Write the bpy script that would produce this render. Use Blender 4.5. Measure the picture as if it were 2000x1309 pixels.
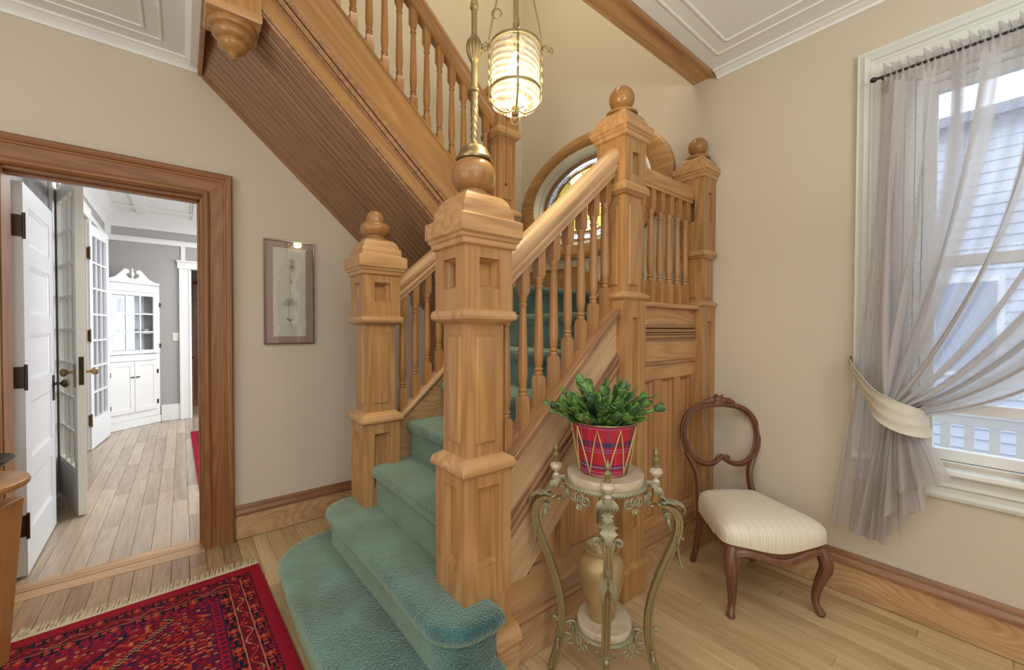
import bpy, bmesh, math, random
from mathutils import Vector, Matrix
random.seed(7)
PI = math.pi
for o in list(bpy.data.objects): bpy.data.objects.remove(o)
C = bpy.context.scene.collection
scene = bpy.context.scene

# ------------------------------------------------------------------ camera
YAW, PITCH, ROLL = 0.889444, -0.015226, 0.0028
F = Vector((math.cos(YAW), math.sin(YAW), 0)); Rt = Vector((math.sin(YAW), -math.cos(YAW), 0)); U = Vector((0, 0, 1))
F2 = F*math.cos(PITCH)+U*math.sin(PITCH); U2 = -F*math.sin(PITCH)+U*math.cos(PITCH)
R3 = Rt*math.cos(ROLL)+U2*math.sin(ROLL); U3 = -Rt*math.sin(ROLL)+U2*math.cos(ROLL)
cam = bpy.data.cameras.new('camera'); camo = bpy.data.objects.new('camera', cam); C.objects.link(camo)
cam.sensor_width = 36; cam.lens = 794.75/2000*36; cam.clip_start = 0.05
m = Matrix((R3, U3, -F2)).transposed().to_4x4(); m.translation = Vector((0, 0, 1.35)); camo.matrix_world = m
scene.camera = camo

# ------------------------------------------------------------------ light
scene.view_settings.view_transform = 'Standard'; scene.view_settings.look = 'None'
scene.view_settings.gamma = 1.0; scene.view_settings.exposure = -0.48
try: scene.view_settings.use_curve_mapping = False
except Exception: pass
w = bpy.data.worlds.new('sky'); scene.world = w; w.use_nodes = True
bg = w.node_tree.nodes['Background']; bg.inputs[0].default_value = (0.84, 0.92, 1.0, 1); bg.inputs[1].default_value = 4.2

def area(name, loc, rot, sx, sy, power, col):
    l = bpy.data.lights.new(name, 'AREA'); l.shape = 'RECTANGLE'; l.size = sx; l.size_y = sy; l.energy = power; l.color = col
    o = bpy.data.objects.new(name, l); o.location = loc; o.rotation_euler = rot; C.objects.link(o); return o
def point(name, loc, power, col, r=0.05):
    l = bpy.data.lights.new(name, 'POINT'); l.energy = power; l.color = col; l.shadow_soft_size = r
    o = bpy.data.objects.new(name, l); o.location = loc; C.objects.link(o); return o
area('hall_top_fill', (-0.6, -0.7, 2.86), (0, 0, 0), 2.4, 2.4, 40, (0.97, 0.98, 1.0))  # added soft fill from above, behind the camera; no fixture there
area('hall_front_fill', (-0.9, -2.6, 1.5), (math.radians(90), 0, math.radians(15)), 2.2, 1.9, 62, (0.88, 0.95, 1.0))  # unseen area light added as fill; the front wall has no window
area('hall_side_fill', (-2.45, 0.6, 1.5), (math.radians(90), 0, math.radians(-80)), 2.0, 1.8, 34, (0.97, 0.98, 1.0))  # added fill from the left, out of view; that wall is closed
area('hall_up_fill', (0.7, -1.0, 1.9), (math.radians(180), 0, 0), 0.7, 0.7, 62, (0.93, 0.97, 1.0))  # added lamp aimed up behind the camera to brighten the ceiling
area('hall_up_fill', (-1.5, 0.9, 1.9), (math.radians(180), 0, 0), 0.7, 0.7, 20, (0.93, 0.97, 1.0))  # second added ceiling brightener, also out of view
area('stairwell_top_fill', (1.3, 1.5, 5.4), (0, 0, 0), 2.0, 2.0, 90, (1.0, 0.88, 0.66))  # unseen lamp added upstairs to light the stairwell walls
area('dining_top_fill', (0.9, 5.6, 2.86), (0, 0, 0), 1.6, 2.6, 95, (0.97, 0.98, 1.0))  # no lamp seen here; added overhead to brighten the dining room
area('dining_side_fill', (2.6, 5.6, 1.5), (math.radians(90), 0, math.radians(90)), 2.6, 1.8, 120, (0.92, 0.96, 1.0))  # added inside the closed dining room, standing in for window light
point('lantern_bulb_glow', (0.992, 1.207, 2.33), 18.0, (1.0, 0.82, 0.50), 0.04)

# ------------------------------------------------------------------ materials
def lin(c):
    c = c/255.0
    return c/12.92 if c <= 0.04045 else ((c+0.055)/1.055)**2.4
def S(r, g, b): return (lin(r), lin(g), lin(b), 1)
def newmat(name):
    m = bpy.data.materials.new(name); m.use_nodes = True
    nt = m.node_tree; b = nt.nodes['Principled BSDF']; return m, nt, b
def N(nt, t, **k):
    n = nt.nodes.new(t)
    for a, v in k.items(): setattr(n, a, v)
    return n
def setin(n, **k):
    for a, v in k.items(): n.inputs[a.replace('_', ' ')].default_value = v
def paint(name, col, rough=0.5, bump=0.0, bscale=60, var=0.04, metallic=0.0, spec=0.5, vscale=3):
    m, nt, b = newmat(name); L = nt.links
    tc = N(nt, 'ShaderNodeTexCoord'); no = N(nt, 'ShaderNodeTexNoise'); setin(no, Scale=vscale, Detail=4.0)
    L.new(tc.outputs['Object'], no.inputs['Vector'])
    mx = N(nt, 'ShaderNodeMix', data_type='RGBA'); mx.inputs[6].default_value = tuple(c*(1-var) for c in col[:3])+(1,); mx.inputs[7].default_value = tuple(min(1, c*(1+var)) for c in col[:3])+(1,)
    L.new(no.outputs['Fac'], mx.inputs[0]); L.new(mx.outputs[2], b.inputs['Base Color'])
    b.inputs['Roughness'].default_value = rough; b.inputs['Metallic'].default_value = metallic; b.inputs['Specular IOR Level'].default_value = spec
    if bump:
        n2 = N(nt, 'ShaderNodeTexNoise'); setin(n2, Scale=bscale, Detail=5.0); L.new(tc.outputs['Object'], n2.inputs['Vector'])
        bp = N(nt, 'ShaderNodeBump'); bp.inputs['Strength'].default_value = bump; bp.inputs['Distance'].default_value = 0.003
        L.new(n2.outputs['Fac'], bp.inputs['Height']); L.new(bp.outputs[0], b.inputs['Normal'])
    return m
def wood(name, light, dark, axis='Z', slope=0.0, ring=0.35, rough=0.38, across=9.0, along=0.7, fine=0.45, spec=0.5, tone=0.0, rk=60.0):
    """grain runs along `axis`; slope = angle about Y for raking pieces (radians)"""
    m, nt, b = newmat(name); L = nt.links
    tc = N(nt, 'ShaderNodeTexCoord'); oi = N(nt, 'ShaderNodeObjectInfo')
    add = N(nt, 'ShaderNodeVectorMath', operation='ADD'); mul = N(nt, 'ShaderNodeVectorMath', operation='SCALE')
    cmb = N(nt, 'ShaderNodeCombineXYZ')
    for i in range(3): L.new(oi.outputs['Random'], cmb.inputs[i])
    L.new(cmb.outputs[0], mul.inputs[0]); mul.inputs['Scale'].default_value = 17.0
    L.new(tc.outputs['Object'], add.inputs[0]); L.new(mul.outputs[0], add.inputs[1])
    m1 = N(nt, 'ShaderNodeMapping'); m1.inputs['Rotation'].default_value = (0, slope, 0)
    L.new(add.outputs[0], m1.inputs['Vector'])
    sc = {'X': (along, across, across), 'Y': (across, along, across), 'Z': (across, across, along)}[axis]
    m2 = N(nt, 'ShaderNodeMapping'); m2.inputs['Scale'].default_value = sc; L.new(m1.outputs[0], m2.inputs['Vector'])
    n1 = N(nt, 'ShaderNodeTexNoise'); setin(n1, Scale=1.0, Detail=1.0, Roughness=0.4); L.new(m2.outputs[0], n1.inputs['Vector'])
    k = N(nt, 'ShaderNodeMath', operation='MULTIPLY'); k.inputs[1].default_value = rk; L.new(n1.outputs['Fac'], k.inputs[0])
    sn = N(nt, 'ShaderNodeMath', operation='SINE'); L.new(k.outputs[0], sn.inputs[0])
    h = N(nt, 'ShaderNodeMapRange'); setin(h, From_Min=-1.0, From_Max=1.0); L.new(sn.outputs[0], h.inputs['Value'])
    m3 = N(nt, 'ShaderNodeMapping'); m3.inputs['Scale'].default_value = tuple(v*(13 if v == across else 5) for v in sc); L.new(m1.outputs[0], m3.inputs['Vector'])
    n2 = N(nt, 'ShaderNodeTexNoise'); setin(n2, Scale=1.0, Detail=6.0, Roughness=0.65); L.new(m3.outputs[0], n2.inputs['Vector'])
    n3 = N(nt, 'ShaderNodeTexNoise'); setin(n3, Scale=2.2, Detail=2.0); L.new(m2.outputs[0], n3.inputs['Vector'])
    # fac = ring*h + fine*n2 + rest*n3
    a1 = N(nt, 'ShaderNodeMath', operation='MULTIPLY'); a1.inputs[1].default_value = ring; L.new(h.outputs[0], a1.inputs[0])
    a2 = N(nt, 'ShaderNodeMath', operation='MULTIPLY_ADD'); a2.inputs[1].default_value = fine; L.new(n2.outputs['Fac'], a2.inputs[0]); L.new(a1.outputs[0], a2.inputs[2])
    a3 = N(nt, 'ShaderNodeMath', operation='MULTIPLY_ADD'); a3.inputs[1].default_value = max(0, 1-ring-fine); L.new(n3.outputs['Fac'], a3.inputs[0]); L.new(a2.outputs[0], a3.inputs[2])
    fac = a3
    if tone:
        tn = N(nt, 'ShaderNodeMath', operation='MULTIPLY_ADD'); tn.inputs[1].default_value = tone
        sh = N(nt, 'ShaderNodeMath', operation='ADD'); sh.inputs[1].default_value = -tone*0.5
        L.new(oi.outputs['Random'], tn.inputs[0]); L.new(a3.outputs[0], tn.inputs[2]); L.new(tn.outputs[0], sh.inputs[0]); fac = sh
    cr = N(nt, 'ShaderNodeValToRGB'); cr.color_ramp.elements[0].position = 0.2; cr.color_ramp.elements[0].color = light
    cr.color_ramp.elements[1].position = 0.82; cr.color_ramp.elements[1].color = dark; L.new(fac.outputs[0], cr.inputs[0])
    L.new(cr.outputs[0], b.inputs['Base Color']); b.inputs['Roughness'].default_value = rough; b.inputs['Specular IOR Level'].default_value = spec
    bp = N(nt, 'ShaderNodeBump'); bp.inputs['Strength'].default_value = 0.12; bp.inputs['Distance'].default_value = 0.002
    L.new(n2.outputs['Fac'], bp.inputs['Height']); L.new(bp.outputs[0], b.inputs['Normal'])
    return m
def glass(name, tint=(0.95, 0.97, 1, 1), refl=0.06, rough=0.0, haze=0.0, hazecol=(0.8, 0.85, 0.9, 1)):
    m, nt, b = newmat(name); L = nt.links; out = nt.nodes['Material Output']; nt.nodes.remove(b)
    tr = N(nt, 'ShaderNodeBsdfTransparent'); tr.inputs[0].default_value = tint
    gl = N(nt, 'ShaderNodeBsdfGlossy'); gl.inputs['Roughness'].default_value = rough
    lw = N(nt, 'ShaderNodeLayerWeight'); lw.inputs[0].default_value = 0.25
    ma = N(nt, 'ShaderNodeMath', operation='MULTIPLY_ADD'); ma.inputs[1].default_value = 0.35; ma.inputs[2].default_value = refl; L.new(lw.outputs['Fresnel'], ma.inputs[0])
    mx = N(nt, 'ShaderNodeMixShader'); L.new(ma.outputs[0], mx.inputs[0]); L.new(tr.outputs[0], mx.inputs[1]); L.new(gl.outputs[0], mx.inputs[2])
    last = mx
    if haze:
        tl = N(nt, 'ShaderNodeBsdfTranslucent'); tl.inputs[0].default_value = hazecol
        m2 = N(nt, 'ShaderNodeMixShader'); m2.inputs[0].default_value = haze; L.new(mx.outputs[0], m2.inputs[1]); L.new(tl.outputs[0], m2.inputs[2]); last = m2
    L.new(last.outputs[0], out.inputs[0]); return m
SL = math.atan(0.905)
OAK_L, OAK_D = S(198, 152, 98), S(140, 98, 56)
M = {}
M['oak_z'] = wood('oak_upright', OAK_L, OAK_D, 'Z', ring=0.18, across=7)
M['oak_x'] = wood('oak_level', S(208, 164, 114), S(156, 114, 72), 'X', ring=0.22, across=7)
M['oak_y'] = wood('oak_cross', OAK_L, OAK_D, 'Y', ring=0.22, across=7)
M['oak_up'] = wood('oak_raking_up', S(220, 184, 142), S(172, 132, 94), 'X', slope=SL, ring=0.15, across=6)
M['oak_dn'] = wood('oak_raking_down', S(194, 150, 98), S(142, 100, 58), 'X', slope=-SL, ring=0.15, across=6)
M['pine_z'] = wood('pine_panel_upright', S(212, 166, 114), S(166, 116, 68), 'Z', ring=0.2, across=8)
M['pine_x'] = wood('pine_panel_level', S(222, 170, 104), S(190, 132, 72), 'X', ring=0.25, across=6)
M['mould_x'] = wood('moulding_level', S(186, 142, 98), S(126, 86, 54), 'X', ring=0.1, rough=0.3)
M['mould_z'] = wood('moulding_upright', S(190, 138, 88), S(132, 84, 48), 'Z', ring=0.1, rough=0.3)
M['mould_up'] = wood('moulding_raking', S(182, 138, 98), S(120, 84, 56), 'X', slope=SL, ring=0.2, rough=0.32)
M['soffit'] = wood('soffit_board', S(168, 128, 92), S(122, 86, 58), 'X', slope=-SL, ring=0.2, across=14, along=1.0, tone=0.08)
M['finial'] = wood('turned_oak', S(180, 134, 82), S(134, 94, 54), 'Z', ring=0.08, rough=0.25, across=5)
M['casing_z'] = wood('door_casing_upright', S(164, 112, 64), S(112, 70, 36), 'Z', ring=0.2, rough=0.4, across=10)
M['casing_x'] = wood('door_casing_level', S(164, 112, 64), S(112, 70, 36), 'X', ring=0.2, rough=0.4, across=10)
M['base_x'] = wood('baseboard_level', S(208, 172, 128), S(150, 104, 64), 'X', ring=0.16, rough=0.4, across=5, along=1.3, fine=0.25, rk=150.0)
M['base_y'] = wood('baseboard_cross', S(212, 176, 130), S(152, 106, 62), 'Y', ring=0.16, rough=0.4, across=5, along=1.3, fine=0.25, rk=150.0)
M['bcap_x'] = wood('baseboard_cap_level', S(156, 108, 72), S(106, 66, 40), 'X', ring=0.15, rough=0.35)
M['bcap_y'] = wood('baseboard_cap_cross', S(166, 118, 78), S(114, 74, 44), 'Y', ring=0.15, rough=0.35)
M['floor'] = wood('floor_oak', S(214, 186, 142), S(162, 130, 90), 'Y', ring=0.10, rough=0.33, across=14, along=1.0, fine=0.45, tone=0.34)
M['floor_l'] = wood('floor_brown_oak', S(176, 144, 108), S(122, 92, 64), 'Y', ring=0.16, rough=0.33, across=14, along=1.0, fine=0.45, tone=0.3)
M['floor_d'] = wood('floor_grey_oak', S(190, 172, 150), S(140, 120, 98), 'Y', ring=0.09, rough=0.22, across=14, along=1.0, fine=0.4, tone=0.4)
M['threshold'] = wood('threshold_oak', S(200, 164, 124), S(156, 118, 82), 'X', ring=0.3, rough=0.35, across=12)
M['wall'] = paint('beige_wall_paint', S(204, 192, 172), 0.7, 0.05, 120, 0.02)
M['wall_white'] = paint('white_trim_paint', S(232, 233, 230), 0.4, 0.0)
M['ceiling'] = paint('ceiling_paint', S(228, 232, 232), 0.6, 0.03, 80, 0.02)
M['wall_grey'] = paint('grey_wall_paint', S(170, 166, 164), 0.7, 0.05, 120, 0.02)
M['win_white'] = paint('window_casing_paint', S(214, 216, 208), 0.4)
M['cream'] = paint('cream_door_paint', S(230, 226, 212), 0.35, 0.04, 30, 0.03)
M['white_door'] = paint('white_door_paint', S(228, 230, 232), 0.35, 0.03, 30, 0.02)
M['bronze'] = paint('aged_bronze', S(74, 62, 50), 0.35, 0.1, 80, 0.25, 0.8)
M['brass'] = paint('antique_brass', S(150, 130, 92), 0.32, 0.1, 60, 0.2, 0.75)
M['brass_d'] = paint('dull_brass', S(142, 126, 86), 0.42, 0.1, 60, 0.22, 0.45)
M['verdigris'] = paint('weathered_brass', S(150, 146, 118), 0.5, 0.3, 90, 0.3, 0.35)
M['gold'] = paint('brushed_gold_leaf', S(172, 146, 100), 0.45, 0.15, 25, 0.35, 0.4, vscale=14)
M['black'] = paint('black_glaze', S(24, 24, 28), 0.25)
M['black_iron'] = paint('black_iron', S(22, 22, 26), 0.4)
M['walnut'] = wood('carved_walnut', S(134, 88, 64), S(76, 44, 32), 'Z', ring=0.12, rough=0.3, across=8)
M['glass'] = glass('window_glass')
M['glass_p'] = glass('picture_glass', (1, 1, 1, 1), 0.05)
M['glass_c'] = glass('cabinet_glass', (0.9, 0.92, 0.95, 1), 0.08)
M['soil'] = paint('dark_soil', S(40, 32, 26), 0.9)

# carpet
def carpet():
    m, nt, b = newmat('teal_carpet'); L = nt.links
    tc = N(nt, 'ShaderNodeTexCoord'); n1 = N(nt, 'ShaderNodeTexNoise'); setin(n1, Scale=5.0, Detail=3.0); L.new(tc.outputs['Object'], n1.inputs['Vector'])
    n2 = N(nt, 'ShaderNodeTexNoise'); setin(n2, Scale=150.0, Detail=3.0); L.new(tc.outputs['Object'], n2.inputs['Vector'])
    cr = N(nt, 'ShaderNodeValToRGB'); e = cr.color_ramp.elements; e[0].position = 0.38; e[0].color = S(30, 64, 74); e[1].position = 0.64; e[1].color = S(72, 114, 116)
    L.new(n1.outputs['Fac'], cr.inputs[0])
    mx = N(nt, 'ShaderNodeMix', data_type='RGBA', blend_type='MULTIPLY'); mx.inputs[0].default_value = 0.75; L.new(cr.outputs[0], mx.inputs[6])
    c2 = N(nt, 'ShaderNodeValToRGB'); c2.color_ramp.elements[0].position = 0.3; c2.color_ramp.elements[0].color = (0.45, 0.45, 0.45, 1); c2.color_ramp.elements[1].position = 0.6
    L.new(n2.outputs['Fac'], c2.inputs[0]); L.new(c2.outputs[0], mx.inputs[7])
    lw = N(nt, 'ShaderNodeLayerWeight'); lw.inputs[0].default_value = 0.5; v_ = N(nt, 'ShaderNodeMix', data_type='RGBA'); L.new(mx.outputs[2], v_.inputs[6]); v_.inputs[7].default_value = S(136, 164, 146)  # pile sheen put into the base colour: paler at grazing angles
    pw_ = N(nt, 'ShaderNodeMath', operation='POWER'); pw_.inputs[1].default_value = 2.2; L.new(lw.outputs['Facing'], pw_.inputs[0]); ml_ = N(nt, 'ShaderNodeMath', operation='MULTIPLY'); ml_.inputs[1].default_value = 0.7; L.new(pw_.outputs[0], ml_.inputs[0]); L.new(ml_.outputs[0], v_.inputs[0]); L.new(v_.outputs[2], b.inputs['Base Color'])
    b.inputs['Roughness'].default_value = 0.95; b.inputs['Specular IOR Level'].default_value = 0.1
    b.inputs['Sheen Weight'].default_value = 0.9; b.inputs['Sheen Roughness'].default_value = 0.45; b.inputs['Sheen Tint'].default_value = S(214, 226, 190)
    bp = N(nt, 'ShaderNodeBump'); bp.inputs['Strength'].default_value = 1.0; bp.inputs['Distance'].default_value = 0.010
    L.new(n2.outputs['Fac'], bp.inputs['Height']); L.new(bp.outputs[0], b.inputs['Normal'])
    return m
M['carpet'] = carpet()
def sheer(lo=0.36, hi=0.74):
    m, nt, b = newmat('sheer_curtain'); L = nt.links; out = nt.nodes['Material Output']; nt.nodes.remove(b)
    tc = N(nt, 'ShaderNodeTexCoord'); n1 = N(nt, 'ShaderNodeTexNoise'); setin(n1, Scale=70.0, Detail=4.0); L.new(tc.outputs['Object'], n1.inputs['Vector'])
    tr = N(nt, 'ShaderNodeBsdfTransparent'); tr.inputs[0].default_value = (0.96, 0.96, 1, 1)
    tl = N(nt, 'ShaderNodeBsdfTranslucent'); tl.inputs[0].default_value = S(222, 220, 220)
    df = N(nt, 'ShaderNodeBsdfDiffuse'); df.inputs[0].default_value = S(212, 207, 202)
    m1 = N(nt, 'ShaderNodeMixShader'); m1.inputs[0].default_value = 0.55; L.new(tl.outputs[0], m1.inputs[1]); L.new(df.outputs[0], m1.inputs[2])
    # denser where the cloth is seen edge on
    lw = N(nt, 'ShaderNodeLayerWeight'); lw.inputs[0].default_value = 0.35
    mr = N(nt, 'ShaderNodeMapRange'); setin(mr, From_Min=0.0, From_Max=0.8, To_Min=lo, To_Max=hi); L.new(lw.outputs['Facing'], mr.inputs['Value'])
    ad = N(nt, 'ShaderNodeMath', operation='MULTIPLY_ADD'); ad.inputs[1].default_value = 0.14; ad.use_clamp = True; L.new(n1.outputs['Fac'], ad.inputs[0]); L.new(mr.outputs[0], ad.inputs[2])
    at_ = N(nt, 'ShaderNodeAttribute', attribute_name='Col'); mx_ = N(nt, 'ShaderNodeMath', operation='ADD'); mx_.use_clamp = True; L.new(ad.outputs[0], mx_.inputs[0]); L.new(at_.outputs['Fac'], mx_.inputs[1])
    m2 = N(nt, 'ShaderNodeMixShader'); L.new(mx_.outputs[0], m2.inputs[0]); L.new(tr.outputs[0], m2.inputs[1]); L.new(m1.outputs[0], m2.inputs[2])
    L.new(m2.outputs[0], out.inputs[0]); return m
M['sheer'] = sheer(); M['sheer2'] = sheer(.62, .97)
def vcol(name, rough=0.8, bump=0.0, bscale=300, spec=0.3):
    m, nt, b = newmat(name); L = nt.links
    a = N(nt, 'ShaderNodeAttribute', attribute_name='Col'); L.new(a.outputs['Color'], b.inputs['Base Color'])
    b.inputs['Roughness'].default_value = rough; b.inputs['Specular IOR Level'].default_value = spec
    if bump:
        tc = N(nt, 'ShaderNodeTexCoord'); n2 = N(nt, 'ShaderNodeTexNoise'); setin(n2, Scale=bscale, Detail=3.0); L.new(tc.outputs['Object'], n2.inputs['Vector'])
        bp = N(nt, 'ShaderNodeBump'); bp.inputs['Strength'].default_value = bump; bp.inputs['Distance'].default_value = 0.003
        L.new(n2.outputs['Fac'], bp.inputs['Height']); L.new(bp.outputs[0], b.inputs['Normal'])
    return m
def emis(name, col, s):
    m, nt, b = newmat(name); b.inputs['Base Color'].default_value = col; b.inputs['Emission Color'].default_value = col; b.inputs['Emission Strength'].default_value = s; return m

# ------------------------------------------------------------------ mesh helpers
def base_of(p):
    return Vector(p.get('_w', (0, 0, 0))) if p is not None else Vector((0, 0, 0))
class MB:
    def __init__(s): s.v = []; s.f = []
    def add(s, vs, fs):
        o = len(s.v); s.v += [tuple(v) for v in vs]; s.f += [tuple(i+o for i in f) for f in fs]; return s
    def box(s, x0, x1, y0, y1, z0, z1):
        return s.add([(x0,y0,z0),(x1,y0,z0),(x1,y1,z0),(x0,y1,z0),(x0,y0,z1),(x1,y0,z1),(x1,y1,z1),(x0,y1,z1)],
                     [(0,3,2,1),(4,5,6,7),(0,1,5,4),(1,2,6,5),(2,3,7,6),(3,0,4,7)])
    def prism(s, poly, axis, a, b):
        n = len(poly)
        if axis == 'y': A = [(p[0], a, p[1]) for p in poly]; B = [(p[0], b, p[1]) for p in poly]
        elif axis == 'x': A = [(a, p[0], p[1]) for p in poly]; B = [(b, p[0], p[1]) for p in poly]
        else: A = [(p[0], p[1], a) for p in poly]; B = [(p[0], p[1], b) for p in poly]
        fs = [tuple(range(n))[::-1], tuple(range(n, 2*n))]+[(i, (i+1) % n, n+(i+1) % n, n+i) for i in range(n)]
        return s.add(A+B, fs)
    def band(s, x0, x1, zf, t0, t1, y0, y1):
        """raking band between zf(x)+t0 and zf(x)+t1"""
        return s.prism([(x0, zf(x0)+t0), (x1, zf(x1)+t0), (x1, zf(x1)+t1), (x0, zf(x0)+t1)], 'y', y0, y1)
    def lathe(s, prof, c=(0, 0, 0), n=24, cap=True):
        vs = []; fs = []
        for r, z in prof:
            for i in range(n):
                a = 2*PI*i/n; vs.append((c[0]+r*math.cos(a), c[1]+r*math.sin(a), c[2]+z))
        for j in range(len(prof)-1):
            for i in range(n):
                k = (i+1) % n; fs.append((j*n+i, j*n+k, (j+1)*n+k, (j+1)*n+i))
        if cap: fs.append(tuple(range(n))[::-1]); fs.append(tuple((len(prof)-1)*n+i for i in range(n)))
        return s.add(vs, fs)
    def sq(s, prof, cx, cy, xmax=None):
        """stacked squares (half size, z)"""
        vs = []; fs = []
        for h, z in prof:
            for sx, sy in ((-1,-1),(1,-1),(1,1),(-1,1)):
                x = cx+sx*h
                if xmax is not None: x = min(x, xmax)
                vs.append((x, cy+sy*h, z))
        for j in range(len(prof)-1):
            for i in range(4):
                k = (i+1) % 4; fs.append((j*4+i, j*4+k, (j+1)*4+k, (j+1)*4+i))
        fs.append((3,2,1,0)); q = (len(prof)-1)*4; fs.append((q,q+1,q+2,q+3))
        return s.add(vs, fs)
    def tube(s, pts, r, n=8, closed=False, ry=None, up=None):
        P = [Vector(p) for p in pts]; m = len(P)
        rr = r if isinstance(r, (list, tuple)) else [r]*m
        r2 = (ry if isinstance(ry, (list, tuple)) else [ry]*m) if ry is not None else rr
        T = []
        for i in range(m):
            if closed: t = P[(i+1) % m]-P[i-1]
            else: t = P[min(i+1, m-1)]-P[max(i-1, 0)]
            T.append(t.normalized() if t.length > 1e-9 else Vector((0, 0, 1)))
        u = Vector(up) if up is not None else (Vector((0, 0, 1)) if abs(T[0].z) < 0.9 else Vector((1, 0, 0)))
        vs = []
        for i in range(m):
            if up is not None: u = Vector(up)
            u = (u-T[i]*u.dot(T[i]))
            if u.length < 1e-6: u = T[i].orthogonal()
            u.normalize(); v = T[i].cross(u)
            for k in range(n):
                a = 2*PI*(k+0.5)/n; vs.append(P[i]+u*(math.cos(a)*rr[i])+v*(math.sin(a)*r2[i]))
        fs = []
        for i in range(m if closed else m-1):
            j = (i+1) % m
            for k in range(n):
                l = (k+1) % n; fs.append((i*n+k, i*n+l, j*n+l, j*n+k))
        if not closed: fs.append(tuple(range(n))[::-1]); fs.append(tuple((m-1)*n+k for k in range(n)))
        return s.add(vs, fs)
    def ball(s, c, r, n=12, m=8, sz=1.0, sx=1.0, sy=1.0):
        prof = [(max(1e-4, math.sin(PI*j/m)), -math.cos(PI*j/m)) for j in range(m+1)]
        o = len(s.v); s.lathe(prof, (0, 0, 0), n)
        for i in range(o, len(s.v)):
            x, y, z = s.v[i]; s.v[i] = (c[0]+x*r*sx, c[1]+y*r*sy, c[2]+z*r*sz)
        return s
    def grid(s, O, u, v, nrm, us, vs_, holes, depth, ch):
        """flat face cut by grid lines; cells in holes sink (depth>0) or stand proud (depth<0) with a sloped rim ch"""
        O = Vector(O); u = Vector(u); v = Vector(v); nrm = Vector(nrm)
        P = lambda a, b, d=0: O+u*a+v*b-nrm*d
        for i in range(len(us)-1):
            for j in range(len(vs_)-1):
                a0, a1, b0, b1 = us[i], us[i+1], vs_[j], vs_[j+1]
                if (i, j) not in holes: s.add([P(a0,b0),P(a1,b0),P(a1,b1),P(a0,b1)], [(0,1,2,3)])
                else:
                    st = abs(ch)*0.35; d1 = depth*0.35
                    rings = [(0, 0), (st*0.2, d1), (st, d1), (ch, depth*0.9), (ch*1.02, depth)]
                    vv = []
                    for off, d in rings:
                        vv += [P(a0+off,b0+off,d),P(a1-off,b0+off,d),P(a1-off,b1-off,d),P(a0+off,b1-off,d)]
                    ff = []
                    for q in range(len(rings)-1):
                        for k in range(4):
                            l = (k+1) % 4; ff.append((q*4+k, q*4+l, (q+1)*4+l, (q+1)*4+k))
                    q = (len(rings)-1)*4; ff.append((q, q+1, q+2, q+3)); s.add(vv, ff)
        return s
    def build(s, name, mat, parent=None, smooth=False, bevel=0.0, local=False, seg=2, autos=True, kind=None, label=None):
        me = bpy.data.meshes.new(name)
        off = Vector((0, 0, 0)) if local else base_of(parent)
        me.from_pydata([(x-off.x, y-off.y, z-off.z) for x, y, z in s.v], [], s.f)
        bm = bmesh.new(); bm.from_mesh(me); bmesh.ops.recalc_face_normals(bm, faces=bm.faces); bm.to_mesh(me); bm.free()
        if mat is not None: me.materials.append(mat)
        if smooth:
            for p in me.polygons: p.use_smooth = True
            try: me.set_sharp_from_angle(angle=math.radians(38))
            except Exception: pass
        o = bpy.data.objects.new(name, me); C.objects.link(o)
        if parent is not None: o.parent = parent; o['_w'] = list(off)
        if bevel:
            b = o.modifiers.new('edge', 'BEVEL'); b.width = bevel; b.segments = seg; b.limit_method = 'ANGLE'; b.angle_limit = math.radians(40)
        if kind: o['kind'] = kind
        if label: o['label'] = label
        return o
def thing(name, label, cat, loc=(0, 0, 0), rotz=0, group=None):
    o = bpy.data.objects.new(name, None); C.objects.link(o); o.empty_display_size = 0.1
    o.location = loc; o.rotation_euler = (0, 0, rotz); o['label'] = label; o['category'] = cat; o['_w'] = list(loc)
    if group: o['group'] = group
    return o
def tag(o, label, cat, group=None):
    o['label'] = label; o['category'] = cat
    if group: o['group'] = group
    return o
def struct(o): o['kind'] = 'structure'; return o
def sth(name, loc=(0, 0, 0)):
    o = bpy.data.objects.new(name, None); C.objects.link(o); o.location = loc; o['_w'] = list(loc); o['kind'] = 'structure'; return o
def dup(o, parent, name=None):
    c = o.copy(); C.objects.link(c); c.parent = parent; return c
def dup_tree(root, loc, rz=None, label=None, group=None):
    r = root.copy(); C.objects.link(r); r.location = loc
    if rz is not None: r.rotation_euler = (0, 0, rz)
    if label: r['label'] = label
    if group: r['group'] = group
    for ch in list(root.children):
        c = ch.copy(); C.objects.link(c); c.parent = r
        for g in list(ch.children):
            d = g.copy(); C.objects.link(d); d.parent = c
    return r
def cr(pts, n=6, closed=False):
    P = [Vector(p) for p in pts]; out = []; m = len(P)
    rng = range(m if closed else m-1)
    for i in rng:
        if closed: a, b, c, d = P[i-1], P[i], P[(i+1) % m], P[(i+2) % m]
        else: a, b, c, d = P[max(i-1, 0)], P[i], P[i+1], P[min(i+2, m-1)]
        for k in range(n):
            t = k/n; out.append(0.5*((2*b)+(c-a)*t+(2*a-5*b+4*c-d)*t*t+(3*b-a-3*c+d)*t**3))
    if not closed: out.append(P[-1])
    return out
def lerp(a, b, t): return a+(b-a)*t

# key dimensions
WX = 2.64      # window wall
WY = 3.11      # door wall
CZ = 2.965     # hall ceiling (right), 2.93 on the left
RZ = 0.2158
capz = lambda x: 0.865+0.905*(x-1.03)      # top of lower raking string
railz = lambda x: 1.525+0.885*(x-1.02)     # underside of lower rail
upz = lambda x: 2.388-0.905*(x-1.363)      # top of upper string
upb = lambda x: 2.03-0.905*(x-1.173)       # bottom of upper string

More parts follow.
